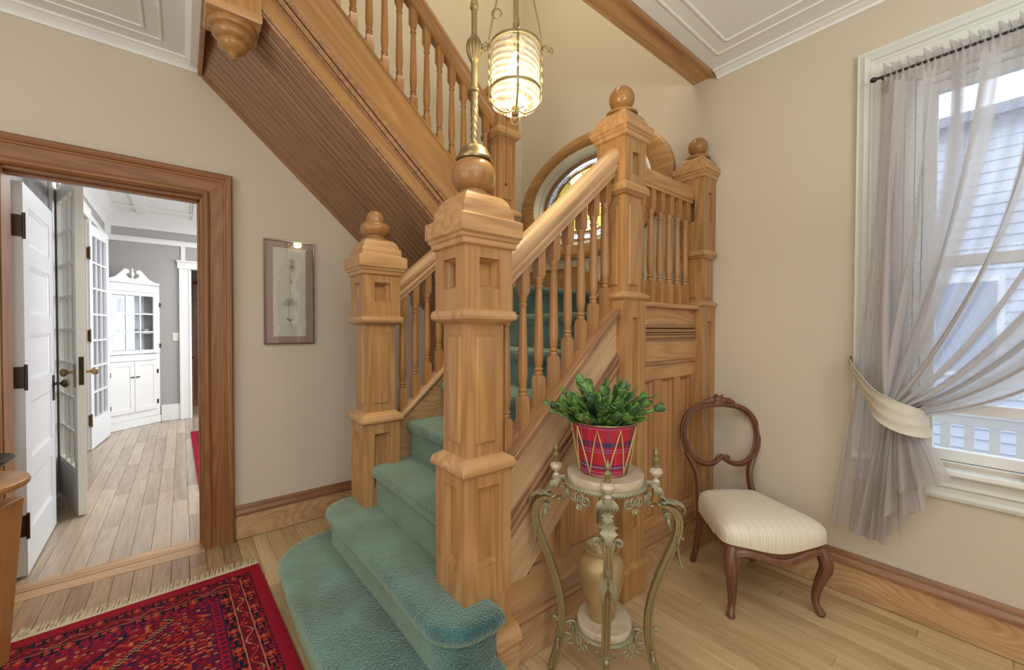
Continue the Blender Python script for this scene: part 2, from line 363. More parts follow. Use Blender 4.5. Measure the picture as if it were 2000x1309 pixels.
# ================================================================== ROOM
# --- hall floor, boards run along Y
def plank_floor(root, x0, x1, y0, y1, wd, mat, skip=None, seed=1, vis=None, far_mat=None, left_mat=None, split=-99):
    rnd = random.Random(seed); base = MB(); cache = {}; n = 0
    nx = int(math.ceil((x1-x0)/wd)); lens = [0.7, 0.95, 1.2, 1.45]
    for i in range(nx):
        a = x0+i*wd; b = min(a+wd, x1); y = y0-rnd.random()*1.0
        while y < y1:
            l = rnd.choice(lens); s0, s1 = max(y, y0), min(y+l, y1); y += l
            if s1-s0 < 0.03: continue
            if skip and skip(a, b, s0, s1): continue
            if vis and not vis(a, b, s0, s1):
                base.box(a+.0006, b-.0006, s0+.0006, s1-.0006, -0.02, 0.0); continue
            k = round(s1-s0, 3)
            key = (k, round(b-a, 3), a < split)
            if key not in cache:
                mb = MB(); w_ = (b-a)/2-.0007; h_ = k/2-.0007
                mb.sq([(1, 0)], 0, 0); mb.v = []; mb.f = []
                mb.box(-w_, w_, -h_, h_, -0.02, -0.0012); 
                vs = [(-w_,-h_,-.0012),(w_,-h_,-.0012),(w_,h_,-.0012),(-w_,h_,-.0012),(-w_+.001,-h_+.001,0),(w_-.001,-h_+.001,0),(w_-.001,h_-.001,0),(-w_+.001,h_-.001,0)]
                mb.add(vs, [(0,1,5,4),(1,2,6,5),(2,3,7,6),(3,0,4,7),(4,5,6,7)])
                o = mb.build('floor_plank', left_mat if (left_mat and a < split) else mat, root, local=True); cache[key] = o; o['_x'] = a
            else:
                o = cache[key].copy(); C.objects.link(o); o.parent = root
            L = base_of(root); o.location = ((a+b)/2-L.x, (s0+s1)/2-L.y, 0); n += 1
    if base.v:
        base.build('plank_field', far_mat or mat, root, kind='stuff')
    return n
fl = sth('floor', (0, 0, 0))
def vis_hall(a, b, c, d):
    x, y = (a+b)/2, (c+d)/2
    if y < 0.0 or d < 0.1: return False
    if x > 0.6 and x < 2.7 and 1.24 < c: return False
    if x < 2.7 and x > 1.0: return y < 1.4 and x*0.777-y*0.63 < (x*.63+y*.777)*1.35 and x*.63+y*.777 > 1.3
    return x > -1.0 and y > 1.6 and (d > 2.0 or x > 0.0)
nf = plank_floor(fl, -2.6, WX, -2.8, 3.10, 0.0795, M['floor'], None, 3, vis_hall, None, M['floor_l'], .22)
MB().box(-2.75, WX+.1, -2.95, WY+.1, -0.12, -0.021).build('subfloor', M['soil'], fl)
fd = sth('floor', (0, 0, 0))
nd = plank_floor(fd, -0.80, 3.4, 3.25, 7.74, 0.092, M['floor_d'], None, 5, lambda a, b, c, d: a < 0.35+0.0*c)
MB().box(-2.6, 3.5, WY+.1, 10.2, -0.12, -0.021).build('subfloor', M['soil'], fd)
MB().box(-0.5, 2.2, 7.75, 10.0, -0.02, 0.0).build('plank_field', M['floor_d'], fd, kind='stuff')
MB().box(-2.6, -0.80, 3.25, 8.0, -0.02, 0.0).build('plank_field', M['floor_d'], fd, kind='stuff')
# threshold
t = sth('trim_1', (-0.28, 3.15, 0))
mb = MB(); mb.box(-0.685, 0.10, 3.06, 3.15, -0.018, 0.004).build('threshold_plank', M['threshold'], t, bevel=.003)
MB().prism([(3.152, -0.018), (3.252, -0.018), (3.252, 0.002), (3.235, 0.014), (3.17, 0.014), (3.152, 0.006)], 'x', -0.685, 0.10).build('threshold_plank', M['threshold'], t)

# --- door wall (Y = 3.11) with opening X -0.66..0.10, z 0..2.143
MB().box(-2.75, -0.685, WY, 3.25, 0, 5.7).box(0.10, WX+.15, WY, 3.25, 0, 5.7).box(-0.685, 0.10, WY, 3.25, 2.143, 5.7).build('wall_back', M['wall'], None)['kind'] = 'structure'
MB().box(-2.75, -0.80, 3.2505, 3.262, 0, 3.1).box(0.10, 3.5, 3.2505, 3.262, 0, 3.1).box(-0.80, 0.10, 3.2505, 3.262, 2.143, 3.1).build('wall_dining_front', M['wall_grey'], None)['kind'] = 'structure'
# --- window wall (X = 2.64): rectangular window Y -0.72..0.30 z 0.76..2.50; oval window
OC = (2.275, 2.455); OA, OB = 0.57, 0.36     # oval centre (y,z), half axes of the opening
def ell(a, b, n=64, c=OC): return [(c[0]+a*math.cos(2*PI*i/n), c[1]+b*math.sin(2*PI*i/n)) for i in range(n)]
def wall_right():
    mb = MB(); x0, x1 = WX, WX+.14
    ya, yb, za, zb = -0.72, 0.30, 0.76, 2.50
    mb.box(x0, x1, -2.95, ya, 0, 5.7).box(x0, x1, ya, yb, 0, za).box(x0, x1, ya, yb, zb, 5.7).box(x0, x1, yb, 1.5, 0, 5.7)
    mb.box(x0, x1, 1.5, 3.11, 0, 1.9).box(x0, x1, 1.5, 3.11, 3.05, 5.7).box(x0, x1, 3.05, 3.11, 1.9, 3.05)
    # plate with oval hole: Y 1.5..3.05, z 1.9..3.05
    n = 64; inner = ell(OA, OB, n); outer = []
    for i in range(n):
        a = 2*PI*i/n; dx, dz = math.cos(a)*OA, math.sin(a)*OB
        ts = []
        if dx > 1e-9: ts.append((3.05-OC[0])/dx)
        if dx < -1e-9: ts.append((1.5-OC[0])/dx)
        if dz > 1e-9: ts.append((3.05-OC[1])/dz)
        if dz < -1e-9: ts.append((1.9-OC[1])/dz)
        k = min(ts); outer.append((OC[0]+dx*k, OC[1]+dz*k))
    # snap the four nearest to the corners
    for cy, cz in ((1.5, 1.9), (1.5, 3.05), (3.05, 1.9), (3.05, 3.05)):
        j = min(range(n), key=lambda q: (outer[q][0]-cy)**2+(outer[q][1]-cz)**2); outer[j] = (cy, cz)
    vs = [(x0, y, z) for y, z in outer]+[(x0, y, z) for y, z in inner]+[(x1, y, z) for y, z in ell(OA+.16, OB+.15, n)]+[(x1, y, z) for y, z in outer]
    fs = []
    for i in range(n):
        k = (i+1) % n; fs += [(i, k, n+k, n+i), (n+i, n+k, 2*n+k, 2*n+i), (2*n+i, 2*n+k, 3*n+k, 3*n+i)]
    mb.add(vs, fs)
    o = mb.build('wall_right', M['wall'], None); o['kind'] = 'structure'
wall_right()
MB().box(-2.75, -2.6, -2.95, 3.11, 0, 5.7).build('wall_left', M['wall'], None)['kind'] = 'structure'
MB().box(-2.6, WX, -2.95, -2.8, 0, 5.7).build('wall_front', M['wall'], None)['kind'] = 'structure'
# --- ceiling slab and upper floor, open over the stair
def ceil():
    mb = MB()
    zl, zr, zt = 2.93, CZ, 3.165
    # front area Y -2.8..1.205 (slopes very slightly), left area X -2.6..0.13, Y 1.205..3.11
    for (xa, za, xb, zb, ya, yb) in ((-2.6, zl, 0.085, zl, -2.8, 3.11), (0.085, zl, 1.2, zr, -2.8, 1.205), (1.2, zr, WX, zr, -2.8, 1.205)):
        mb.add([(xa,ya,za),(xb,ya,zb),(xb,yb,zb),(xa,yb,za),(xa,ya,zt),(xb,ya,zt),(xb,yb,zt),(xa,yb,zt)],
               [(0,3,2,1),(4,5,6,7),(0,1,5,4),(1,2,6,5),(2,3,7,6),(3,0,4,7)])
    o = mb.build('ceiling', M['ceiling'], None); o['kind'] = 'structure'
    # thin flat strips of the panelled ceiling
    tr = sth('trim_2', (0, 0, 2.9))
    def strip(x0, x1, y0, y1, z): MB().box(x0, x1, y0, y1, z-.006, z+.01).build('panel_moulding', M['wall_white'], tr, bevel=.004)
    for d in (0.12, 0.20):
        strip(WX-.06-d-.014, WX-.06-d, -1.5, 1.205-d+.04, CZ); strip(0.9, WX-.06-d, 1.205-d+.026, 1.205-d+.04, CZ)
    for d in (0.10, 0.17):
        y = 3.06-d; strip(-2.2, 0.03-d, y, y+.013, 2.93); strip(0.03-d-.013, 0.03-d, 1.0, y, 2.93)
ceil()
MB().box(-2.75, WX+.14, -2.95, 3.25, 5.6, 5.75).build('ceiling', M['ceiling'], None)['kind'] = 'structure'
# crown mouldings
def crown_prof(z, zc, s=1.0):   # (distance from wall, z)
    return [(0, z), (0.012*s, z), (0.016*s, z+.012), (0.03*s, lerp(z, zc, .45)), (0.05*s, lerp(z, zc, .72)), (0.058*s, zc-.012), (0.066*s, zc-.012), (0.066*s, zc+.001), (0, zc+.001)]
p = crown_prof(2.932, CZ)
MB().prism([(WX-d, z) for d, z in p][::-1], 'y', -2.8, 1.2)
def crown(name, prof, axis, at, sgn, a, b, mat):
    mb = MB(); poly = [(at+sgn*d, z) for d, z in prof]
    mb.prism(poly, axis, a, b); o = mb.build(name, mat, None, smooth=True); o['kind'] = 'structure'; return o
crown('trim_3', crown_prof(2.928, CZ), 'y', WX, -1, -2.8, 1.2, M['wall_white'])
crown('trim_4', crown_prof(2.878, 2.93, 0.9), 'x', WY, -1, -2.6, 0.083, M['wall_white'])
crown('trim_5', [(0, 2.885), (.035, 2.885), (.04, 2.90), (.05, 2.915), (.06, 2.931), (0, 2.931)], 'y', 0.083, -1, 1.21, 3.05, M['wall_white'])
# oak header round the stairwell opening
h = sth('trim_6', (1.4, 1.28, CZ))
MB().box(0.086, WX, 1.222, 1.352, CZ-.002, 3.20).build('header_board', M['oak_x'], h)
MB().prism([(1.206, CZ-.018), (1.222, CZ-.022), (1.222, CZ+.02), (1.206, CZ+.02)], 'x', 0.086, WX-.001).build('room_side_moulding', M['mould_x'], h)
MB().tube([(0.11, 1.352, CZ+.004), (WX-.001, 1.352, CZ+.004)], .008, 8).build('bead', M['oak_x'], h, smooth=True)
MB().box(0.084, 0.105, 1.352, 3.109, 2.865, 3.20).build('side_board', M['mould_x'], h, bevel=.003)

# --- baseboards
def baseb(name, axis, a, b, at, sgn, mat, cap, h0=.155, hc=.215):
    r = sth(name, (0, 0, 0))
    f = lambda pr: [(at+sgn*d, z) for d, z in pr]
    MB().prism(f([(0.001, 0.004), (.02, 0.004), (.02, h0), (0.001, h0)]), axis, a, b).build('board', mat, r)
    MB().prism(f([(0.001, h0), (.03, h0), (.031, h0+.012), (.024, h0+.024), (.016, h0+.034), (.016, h0+.042), (.008, hc), (0.001, hc)]), axis, a, b).build('cap_moulding', cap, r, smooth=True)
baseb('baseboard_back', 'x', 0.255, 1.56, WY, -1, M['base_x'], M['bcap_x'])
baseb('baseboard_right', 'y', -2.8, 1.18, WX, -1, M['base_y'], M['bcap_y'])
baseb('baseboard_back', 'x', -2.6, -0.82, WY, -1, M['base_x'], M['bcap_x'])

# --- door casing
d = sth('door_1', (-0.28, WY, 0))
y1 = WY
def casing_prof(w_=.15):     # (distance from opening, thickness)
    return [(0, 0), (0, .030), (.010, .042), (.022, .045), (.032, .040), (.036, .030), (.10, .030), (.104, .036), (.112, .036), (.116, .044), (.128, .050), (.140, .050), (.146, .044), (w_, .038), (w_, 0)]
pr = casing_prof()
def side_casing(x, sgn, z1):
    mb = MB(); n = len(pr)
    A = [(x+sgn*a, y1-t_, 0.0) for a, t_ in pr]; B = [(x+sgn*a, y1-t_, z1+a) for a, t_ in pr]
    mb.add(A+B, [tuple(range(n)), tuple(range(n, 2*n))]+[(i, (i+1) % n, n+(i+1) % n, n+i) for i in range(n)])
    return mb
side_casing(0.10, 1, 2.143).build('side_casing', M['casing_z'], d)
side_casing(-0.685, -1, 2.143).build('side_casing', M['casing_z'], d)
n = len(pr)
A = [(-0.685-a, y1-t_, 2.143+a) for a, t_ in pr]; B = [(0.10+a, y1-t_, 2.143+a) for a, t_ in pr]
MB().add(A+B, [tuple(range(n)), tuple(range(n, 2*n))]+[(i, (i+1) % n, n+(i+1) % n, n+i) for i in range(n)]).build('head_casing', M['casing_x'], d)
MB().box(0.088, 0.101, WY-.002, 3.255, 0.012, 2.143).box(-0.686, -0.679, WY-.002, 3.255, 0.012, 2.143).build('jamb', M['casing_z'], d, bevel=.002)
MB().box(-0.679, 0.088, WY-.002, 3.255, 2.130, 2.144).build('head_jamb', M['casing_x'], d, bevel=.002)
MB().box(0.076, 0.088, 3.16, 3.20, 0.014, 2.13).box(-0.679, 0.088, 3.16, 3.20, 2.118, 2.13).build('door_stop', M['casing_z'], d, bevel=.002)

# ================================================================== WINDOW (right)
win = sth('window_1', (WX, -0.21, 0.76))
WY0, WY1 = -0.72, 0.30
def wprof(): return [(0, 0), (0, .014), (.012, .020), (.03, .020), (.036, .014), (.14, .014), (.148, .020), (.156, .020), (.160, .030), (.176, .040), (.186, .034), (.196, .030), (.205, .030), (.205, 0)]
wp = wprof(); n = len(wp)
def wc(sgn, y):
    mb = MB(); A = [(WX-t_, y+sgn*a, 0.73) for a, t_ in wp]; B = [(WX-t_, y+sgn*a, 2.50+a) for a, t_ in wp]
    mb.add(A+B, [tuple(range(n)), tuple(range(n, 2*n))]+[(i, (i+1) % n, n+(i+1) % n, n+i) for i in range(n)]); mb.build('side_casing', M['win_white'], win)
wc(1, WY1); wc(-1, WY0)
A = [(WX-t_, WY0-a, 2.50+a) for a, t_ in wp]; B = [(WX-t_, WY1+a, 2.50+a) for a, t_ in wp]
MB().add(A+B, [tuple(range(n)), tuple(range(n, 2*n))]+[(i, (i+1) % n, n+(i+1) % n, n+i) for i in range(n)]).build('head_casing', M['win_white'], win)
MB().box(WX-.055, WX+.10, WY0-.205, WY1+.205, 0.715, 0.742).build('window_sill', M['wall_white'], win, bevel=.006)
MB().prism([(WX, .60), (WX-.018, .60), (WX-.022, .615), (WX-.016, .63), (WX-.016, .65), (WX-.026, .66), (WX-.020, .675), (WX-.020, .70), (WX-.03, .714), (WX, .714)], 'y', WY0-.19, WY1+.19).build('apron', M['win_white'], win)
def frame(mb, x0, x1, ya, yb, za, zb, wd):
    mb.box(x0, x1, ya, ya+wd, za, zb).box(x0, x1, yb-wd, yb, za, zb).box(x0, x1, ya+wd, yb-wd, za, za+wd).box(x0, x1, ya+wd, yb-wd, zb-wd, zb)
mb = MB(); frame(mb, WX+.002, WX+.139, WY0+.001, WY1-.001, .743, 2.499, .022); mb.build('frame', M['wall_white'], win, bevel=.002)
s1 = MB(); frame(s1, WX+.035, WX+.075, WY0+.025, WY1-.025, 1.63, 2.475, .045); s1.build('upper_sash', M['wall_white'], win, bevel=.003)
s2 = MB(); frame(s2, WX+.012, WX+.052, WY0+.025, WY1-.025, .768, 1.68, .048); s2.box(WX+.012, WX+.05, WY0+.07, WY1-.07, .985, 1.03); s2.build('lower_sash', M['wall_white'], win, bevel=.003)
MB().box(WX+.052, WX+.056, WY0+.06, WY1-.06, 1.67, 2.44).build('pane', M['glass'], win)
MB().box(WX+.030, WX+.034, WY0+.06, WY1-.06, 1.03, 1.64).box(WX+.030, WX+.034, WY0+.06, WY1-.06, .81, .99).build('pane', M['glass'], win)

# ================================================================== OVAL STAINED GLASS WINDOW
ow = sth('window_2', (WX, OC[0], OC[1]))
def ring(rings, n=72, c=OC):
    """rings: list of (a, b, x, dy, dz)"""
    vs = []; fs = []
    for a, b, x, dy, dz in rings:
        for i in range(n):
            t_ = 2*PI*i/n; vs.append((x, c[0]+dy+a*math.cos(t_), c[1]+dz+b*math.sin(t_)))
    m_ = len(rings)
    for j in range(m_-1):
        for i in range(n):
            k = (i+1) % n; fs.append((j*n+i, j*n+k, (j+1)*n+k, (j+1)*n+i))
    return MB().add(vs, fs)
ring([(.80, .51, WX, 0, 0), (.80, .51, WX-.035, 0, 0), (.785, .495, WX-.045, 0, 0), (.66, .425, WX-.045, 0, 0), (.65, .415, WX-.038, 0, 0), (.63, .402, WX-.03, 0, 0)], 72).build('casing', M['oak_y'], ow, smooth=True)
ring([(.63, .402, WX-.03, 0, 0), (.615, .392, WX-.038, 0, 0), (.60, .382, WX-.03, 0, 0), (.585, .372, WX-.005, 0, 0), (.57, .36, WX+.005, 0, 0), (.565, .356, WX+.05, 0, 0)]).build('inner_moulding', M['cream'], ow, smooth=True)
ring([(.566, .357, WX+.05, 0, 0), (.545, .342, WX+.042, 0, 0), (.53, .330, WX+.048, 0, 0), (.528, .330, WX+.050, 0, 0), (.528, .330, WX+.07, 0, 0)]).build('sash', M['mould_x'], ow, smooth=True)
def stained(name, col, tr=0.8, rough=0.2):
    m, nt, b = newmat(name); L = nt.links; out = nt.nodes['Material Output']; nt.nodes.remove(b)
    tc = N(nt, 'ShaderNodeTexCoord'); no = N(nt, 'ShaderNodeTexNoise'); setin(no, Scale=22.0, Detail=3.0); L.new(tc.outputs['Object'], no.inputs['Vector'])
    mx = N(nt, 'ShaderNodeMix', data_type='RGBA'); mx.inputs[6].default_value = tuple(min(1, c*0.8) for c in col[:3])+(1,); mx.inputs[7].default_value = tuple(min(1, c*1.3) for c in col[:3])+(1,)
    L.new(no.outputs['Fac'], mx.inputs[0])
    a = N(nt, 'ShaderNodeBsdfTransparent'); c = N(nt, 'ShaderNodeBsdfTranslucent'); L.new(mx.outputs[2], a.inputs[0]); L.new(mx.outputs[2], c.inputs[0])
    ms = N(nt, 'ShaderNodeMixShader'); ms.inputs[0].default_value = 1-tr; L.new(a.outputs[0], ms.inputs[1]); L.new(c.outputs[0], ms.inputs[2])
    g = N(nt, 'ShaderNodeBsdfGlossy'); g.inputs['Roughness'].default_value = rough
    m2 = N(nt, 'ShaderNodeMixShader'); m2.inputs[0].default_value = 0.05; L.new(ms.outputs[0], m2.inputs[1]); L.new(g.outputs[0], m2.inputs[2])
    L.new(m2.outputs[0], out.inputs[0]); return m
G_clear = stained('pale_ring_glass', (0.95, 0.99, 1.0), .95); G_rose = stained('brown_rose_glass', (0.55, 0.34, 0.2), .75)
G_amb = [stained('amber_glass', (1.0, 0.76, 0.34), .85), stained('honey_glass', (1.0, 0.88, 0.56), .85), stained('pale_green_glass', (0.96, 0.90, 0.66), .85)]
M['lead'] = paint('lead_came', S(70, 70, 66), 0.5, metallic=.5)
gx = WX+.056
def ept(f, t_): return (OC[0]+(.53)*f*math.cos(t_), OC[1]+.332*f*math.sin(t_))
leads = MB()
def pane(f0, f1, t0, t1, mat, sc=0.0, k=4):
    pts = []
    for i in range(k+1): pts.append(ept(f0, lerp(t0, t1, i/k)))
    for i in range(k+1):
        u = 1-i/k; pts.append(ept(f1+sc*math.sin(PI*u), lerp(t0, t1, u)))
    MB().prism(pts, 'x', gx-.002, gx+.002).build('pane', mat, ow)
    P = [(gx, a, b) for a, b in pts]; leads.tube(P, .0028, 5, closed=True)
rg = random.Random(4); NO = 28
for i in range(NO):
    t0, t1 = 2*PI*i/NO, 2*PI*(i+1)/NO
    pane(.90, 1.0, t0, t1, G_clear, 0, 2)
for i in range(14):
    t0, t1 = 2*PI*i/14, 2*PI*(i+1)/14
    pane(.80, .845, t0, t1, G_rose, .03); 
    pane(.52, .80, t0, t1, G_amb[rg.randrange(2)], .03)
    pane(.26, .52, t0, t1, G_amb[rg.randrange(3)], 0)
for i in range(7):
    pane(.03, .26, 2*PI*i/7, 2*PI*(i+1)/7, G_amb[rg.randrange(3)], 0)
ring([(.53*.90, .332*.90, gx, 0, 0), (.53*.845, .332*.845, gx, 0, 0)]).build('pane', G_clear, ow)
leads.build('lead_came', M['lead'], ow, kind='stuff')

# ================================================================== STAIR
NX, NY = 0.867, 1.305      # front newel centre
LY = 2.32                  # far rail line
TX, TY = 1.775, 1.293      # tall landing newel
st = thing('staircase', 'oak staircase with teal carpeted steps, turning back up over a boarded soffit', 'staircase', (1.3, 1.9, 0))
# two bottom steps with rounded fronts
def rounded_step(plan, z0, z1, name='carpeted_step'):
    """bullnosed carpet step from a plan outline"""
    bm = bmesh.new(); n = len(plan)
    def inset(poly, d):
        out = []
        for i in range(n):
            a, b, c = Vector(poly[i-1]), Vector(poly[i]), Vector(poly[(i+1) % n])
            e1 = (b-a).normalized(); e2 = (c-b).normalized(); nn = Vector((-(e1.y+e2.y), e1.x+e2.x))
            if nn.length < 1e-6: nn = Vector((-e1.y, e1.x))
            nn.normalize(); out.append((b.x+nn.x*d, b.y+nn.y*d))
        return out
    prof = [(0.034, z0), (0.032, z1-.062), (0.014, z1-.056), (0.003, z1-.044), (0.0, z1-.030), (0.003, z1-.016), (0.012, z1-.006), (0.028, z1-.001), (0.06, z1)]
    rings = []
    for d_, z in prof:
        rings.append([(x, y, z) for x, y in inset(plan, d_)])
    mb = MB(); vs = [v for r in rings for v in r]; fs = []
    for j in range(len(rings)-1):
        for i in range(n):
            k = (i+1) % n; fs.append((j*n+i, j*n+k, (j+1)*n+k, (j+1)*n+i))
    fs.append(tuple((len(rings)-1)*n+i for i in range(n))); mb.add(vs, fs)
    return mb.build(name, M['carpet'], st, smooth=True)
def arc(cx, cy, r, a0, a1, k=8, ry=None):
    ry = ry or r
    return [(cx+r*math.cos(math.radians(lerp(a0, a1, i/k))), cy+ry*math.sin(math.radians(lerp(a0, a1, i/k)))) for i in range(k+1)]
# step 1 (counter-clockwise outline)
r1 = .183; r2 = .366
p1 = arc(0.60, 1.24, .235, 270, 180, 8, .20)[::-1]
plan1 = [(1.0, 1.36), (0.96, 2.50)]+arc(0.62, 2.24, .265, 90, 180, 8, .26)+[(0.352, 1.9), (0.36, 1.5)]+arc(0.60, 1.24, .235, 180, 270, 8, .19)+[(0.80, 1.05), (0.86, 1.06), (0.88, 1.12), (0.87, 1.20)]
plan1 = [(x, y) for x, y in plan1]
rounded_step(plan1, 0.002, r1)
plan2 = [(1.05, 1.36), (1.05, 2.28), (0.90, 2.46)]+arc(0.74, 2.30, .15, 90, 180, 6, .155)+[(0.596, 2.0), (0.612, 1.6)]+arc(0.76, 1.24, .145, 180, 270, 8, .15)+[(0.82, 1.088), (0.868, 1.10), (0.885, 1.14), (0.875, 1.20)]
rounded_step(plan2, r1-.002, r2)
def nosed(x0, x1, y0, y1, z0, z1, d='x', mat='carpet', flip=False):
    """step whose nosing faces -X (d='x'), -Y (d='y') or +X (flip)"""
    pr_ = [(.024, z0), (.022, z1-.060), (.008, z1-.056), (.0, z1-.044), (-.004, z1-.028), (0, z1-.014), (.008, z1-.004), (.026, z1)]
    mb = MB()
    if d == 'x' and not flip: mb.prism([(x0+a, b) for a, b in pr_]+[(x1, z1), (x1, z0)], 'y', y0, y1)
    elif d == 'x': mb.prism([(x1-a, b) for a, b in pr_]+[(x0, z1), (x0, z0)], 'y', y0, y1)
    else: mb.prism([(y0+a, b) for a, b in pr_]+[(y1, z1), (y1, z0)], 'x', x0, x1)
    return mb.build('carpeted_step', M[mat], st, smooth=True, bevel=.006)
SY0, SY1 = 1.352, 2.282
for k in range(3, 7):
    x = 0.81+.23*(k-3)
    z1 = .582+.2158*(k-3)
    nosed(x, x+.26, SY0, SY1, z1-.2158-.002, z1)
LX = 1.73; L1 = 1.445; L2 = 1.661
nosed(LX, WX-.022, SY0-.0, 2.215, L1-.2158, L1)
nosed(LX+.0, WX-.022, 2.19, WY-.002, L2-.2158-.002, L2, 'y')
for k in range(1, 7):
    x = 1.70-.23*(k-1); z1 = L2+.2158*k
    nosed(x-.255, x, 2.36, WY-.002, z1-.065, z1, 'x', flip=True)
    MB().box(x-.045, x-.022, 2.36, WY-.002, z1-.2158, z1-.06).build('carpeted_riser', M['carpet'], st)
# raking strings of the lower flight
def strings():
    S_ = st
    # near string
    x0, x1 = NX+.10, TX-.092
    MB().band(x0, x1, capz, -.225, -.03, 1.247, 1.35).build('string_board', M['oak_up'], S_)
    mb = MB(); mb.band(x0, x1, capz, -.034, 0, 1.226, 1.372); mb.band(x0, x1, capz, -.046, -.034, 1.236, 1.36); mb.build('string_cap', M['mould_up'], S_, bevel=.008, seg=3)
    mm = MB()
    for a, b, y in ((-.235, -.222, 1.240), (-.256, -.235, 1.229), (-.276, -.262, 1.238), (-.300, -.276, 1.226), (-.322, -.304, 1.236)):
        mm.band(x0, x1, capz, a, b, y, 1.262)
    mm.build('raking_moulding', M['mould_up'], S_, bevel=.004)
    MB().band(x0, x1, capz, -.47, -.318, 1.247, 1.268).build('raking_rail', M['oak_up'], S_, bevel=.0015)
    dz = lambda x: .334+.915*(x-1.089)
    # lower raking rail, meets the base rail
    MB().prism([(x0, capz(x0)-.472), (x1, capz(x1)-.472), (x1, dz(x1)), (1.089, .334), (x0+.03, .334-.915*.0-.0), (x0, .30)], 'y', 1.247, 1.268).build('raking_rail', M['oak_up'], S_, bevel=.0015)
    MB().box(x0, x1, 1.247, 1.268, .235, .333).build('base_rail', M['oak_x'], S_, bevel=.0015)
    MB().prism([(1.292, .334), (1.357, .334), (1.357, dz(1.357)), (1.292, dz(1.292))], 'y', 1.247, 1.268).build('stile', M['oak_z'], S_, bevel=.0015)
    MB().prism([(1.64, .334), (x1, .334), (x1, dz(x1)), (1.64, dz(1.64))], 'y', 1.247, 1.268).build('stile', M['oak_z'], S_, bevel=.0015)
    MB().prism([(1.085, .33), (1.30, .33), (1.30, dz(1.30)+.02)], 'y', 1.272, 1.285).build('panel', M['pine_z'], S_)
    MB().prism([(1.35, .33), (1.65, .33), (1.65, dz(1.65)+.02), (1.35, dz(1.35)+.02)], 'y', 1.272, 1.285).build('panel', M['pine_z'], S_)
    mb = MB()
    for a, b in ((1.11, 1.292), (1.357, 1.64)):
        mb.prism([(1.247, .334), (1.273, .334), (1.273, .352), (1.262, .350), (1.250, .340)], 'x', a, b)
    mb.prism([(1.278, .35), (1.292, .35), (1.292, dz(1.292)), (1.278, dz(1.278))], 'y', 1.256, 1.273)
    mb.prism([(1.626, .35), (1.64, .35), (1.64, dz(1.64)), (1.626, dz(1.626))], 'y', 1.256, 1.273)
    mb.build('panel_moulding', M['mould_x'], S_)
    for zz in (0,):
        MB().prism([(1.266, .165), (1.222, .165), (1.220, .178), (1.228, .188), (1.231, .198), (1.226, .203), (1.231, .214), (1.240, .226), (1.245, .238), (1.266, .238)], 'x', x0-.01, x1+.01).build('base_moulding', M['mould_x'], S_, smooth=True)
    MB().box(x0-.01, x1+.01, 1.230, 1.266, .002, .165).build('baseboard', M['base_x'], S_)
    # far string
    MB().band(x0, 1.74, capz, -.30, -.03, 2.286, 2.354).build('string_board', M['base_x'], S_)
    mb = MB(); mb.band(x0, 1.70, capz, -.034, 0, 2.266, 2.374); mb.build('string_cap', M['oak_up'], S_, bevel=.008, seg=3)
    MB().band(x0, 1.70, capz, -.60, -.302, 2.286, 2.30).build('string_board', M['base_x'], S_)
strings()
# landing skirt on the window wall
mb = MB()
mb.prism([(3.108, L2), (2.32, L2), (2.32, 1.89), (3.108, 1.89)], 'x', WX-.021, WX-.001)
mb.prism([(2.32, L1), (1.40, L1), (1.40, 1.62), (1.95, 1.62), (2.32, 1.89)], 'x', WX-.021, WX-.001)
mb.build('landing_skirt', M['oak_y'], st)
mb = MB(); mb.box(WX-.030, WX-.001, 2.32, 3.108, 1.875, 1.895)
mb.prism([(2.32, 1.895), (1.95, 1.625), (1.40, 1.625), (1.40, 1.605), (1.95, 1.605), (2.32, 1.872)], 'x', WX-.030, WX-.001); mb.build('skirt_cap', M['oak_y'], st, bevel=.004)
# upper string with its mouldings, face towards the room
UX0, UX1 = .24, 1.71
# thing-level parts
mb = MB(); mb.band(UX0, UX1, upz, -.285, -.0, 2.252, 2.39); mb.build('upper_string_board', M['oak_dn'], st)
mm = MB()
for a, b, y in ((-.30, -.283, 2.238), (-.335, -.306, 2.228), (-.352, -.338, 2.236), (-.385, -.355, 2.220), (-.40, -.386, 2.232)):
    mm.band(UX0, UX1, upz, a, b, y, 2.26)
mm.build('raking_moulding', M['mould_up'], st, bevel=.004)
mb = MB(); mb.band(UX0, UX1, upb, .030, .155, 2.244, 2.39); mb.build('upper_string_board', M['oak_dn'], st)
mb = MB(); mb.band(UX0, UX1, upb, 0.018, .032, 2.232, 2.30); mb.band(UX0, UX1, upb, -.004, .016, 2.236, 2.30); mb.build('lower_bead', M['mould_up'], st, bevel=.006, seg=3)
mb = MB(); mb.band(UX0, UX1, upz, 0, .012, 2.244, 2.398); mb.build('string_cap', M['oak_dn'], st, bevel=.003)
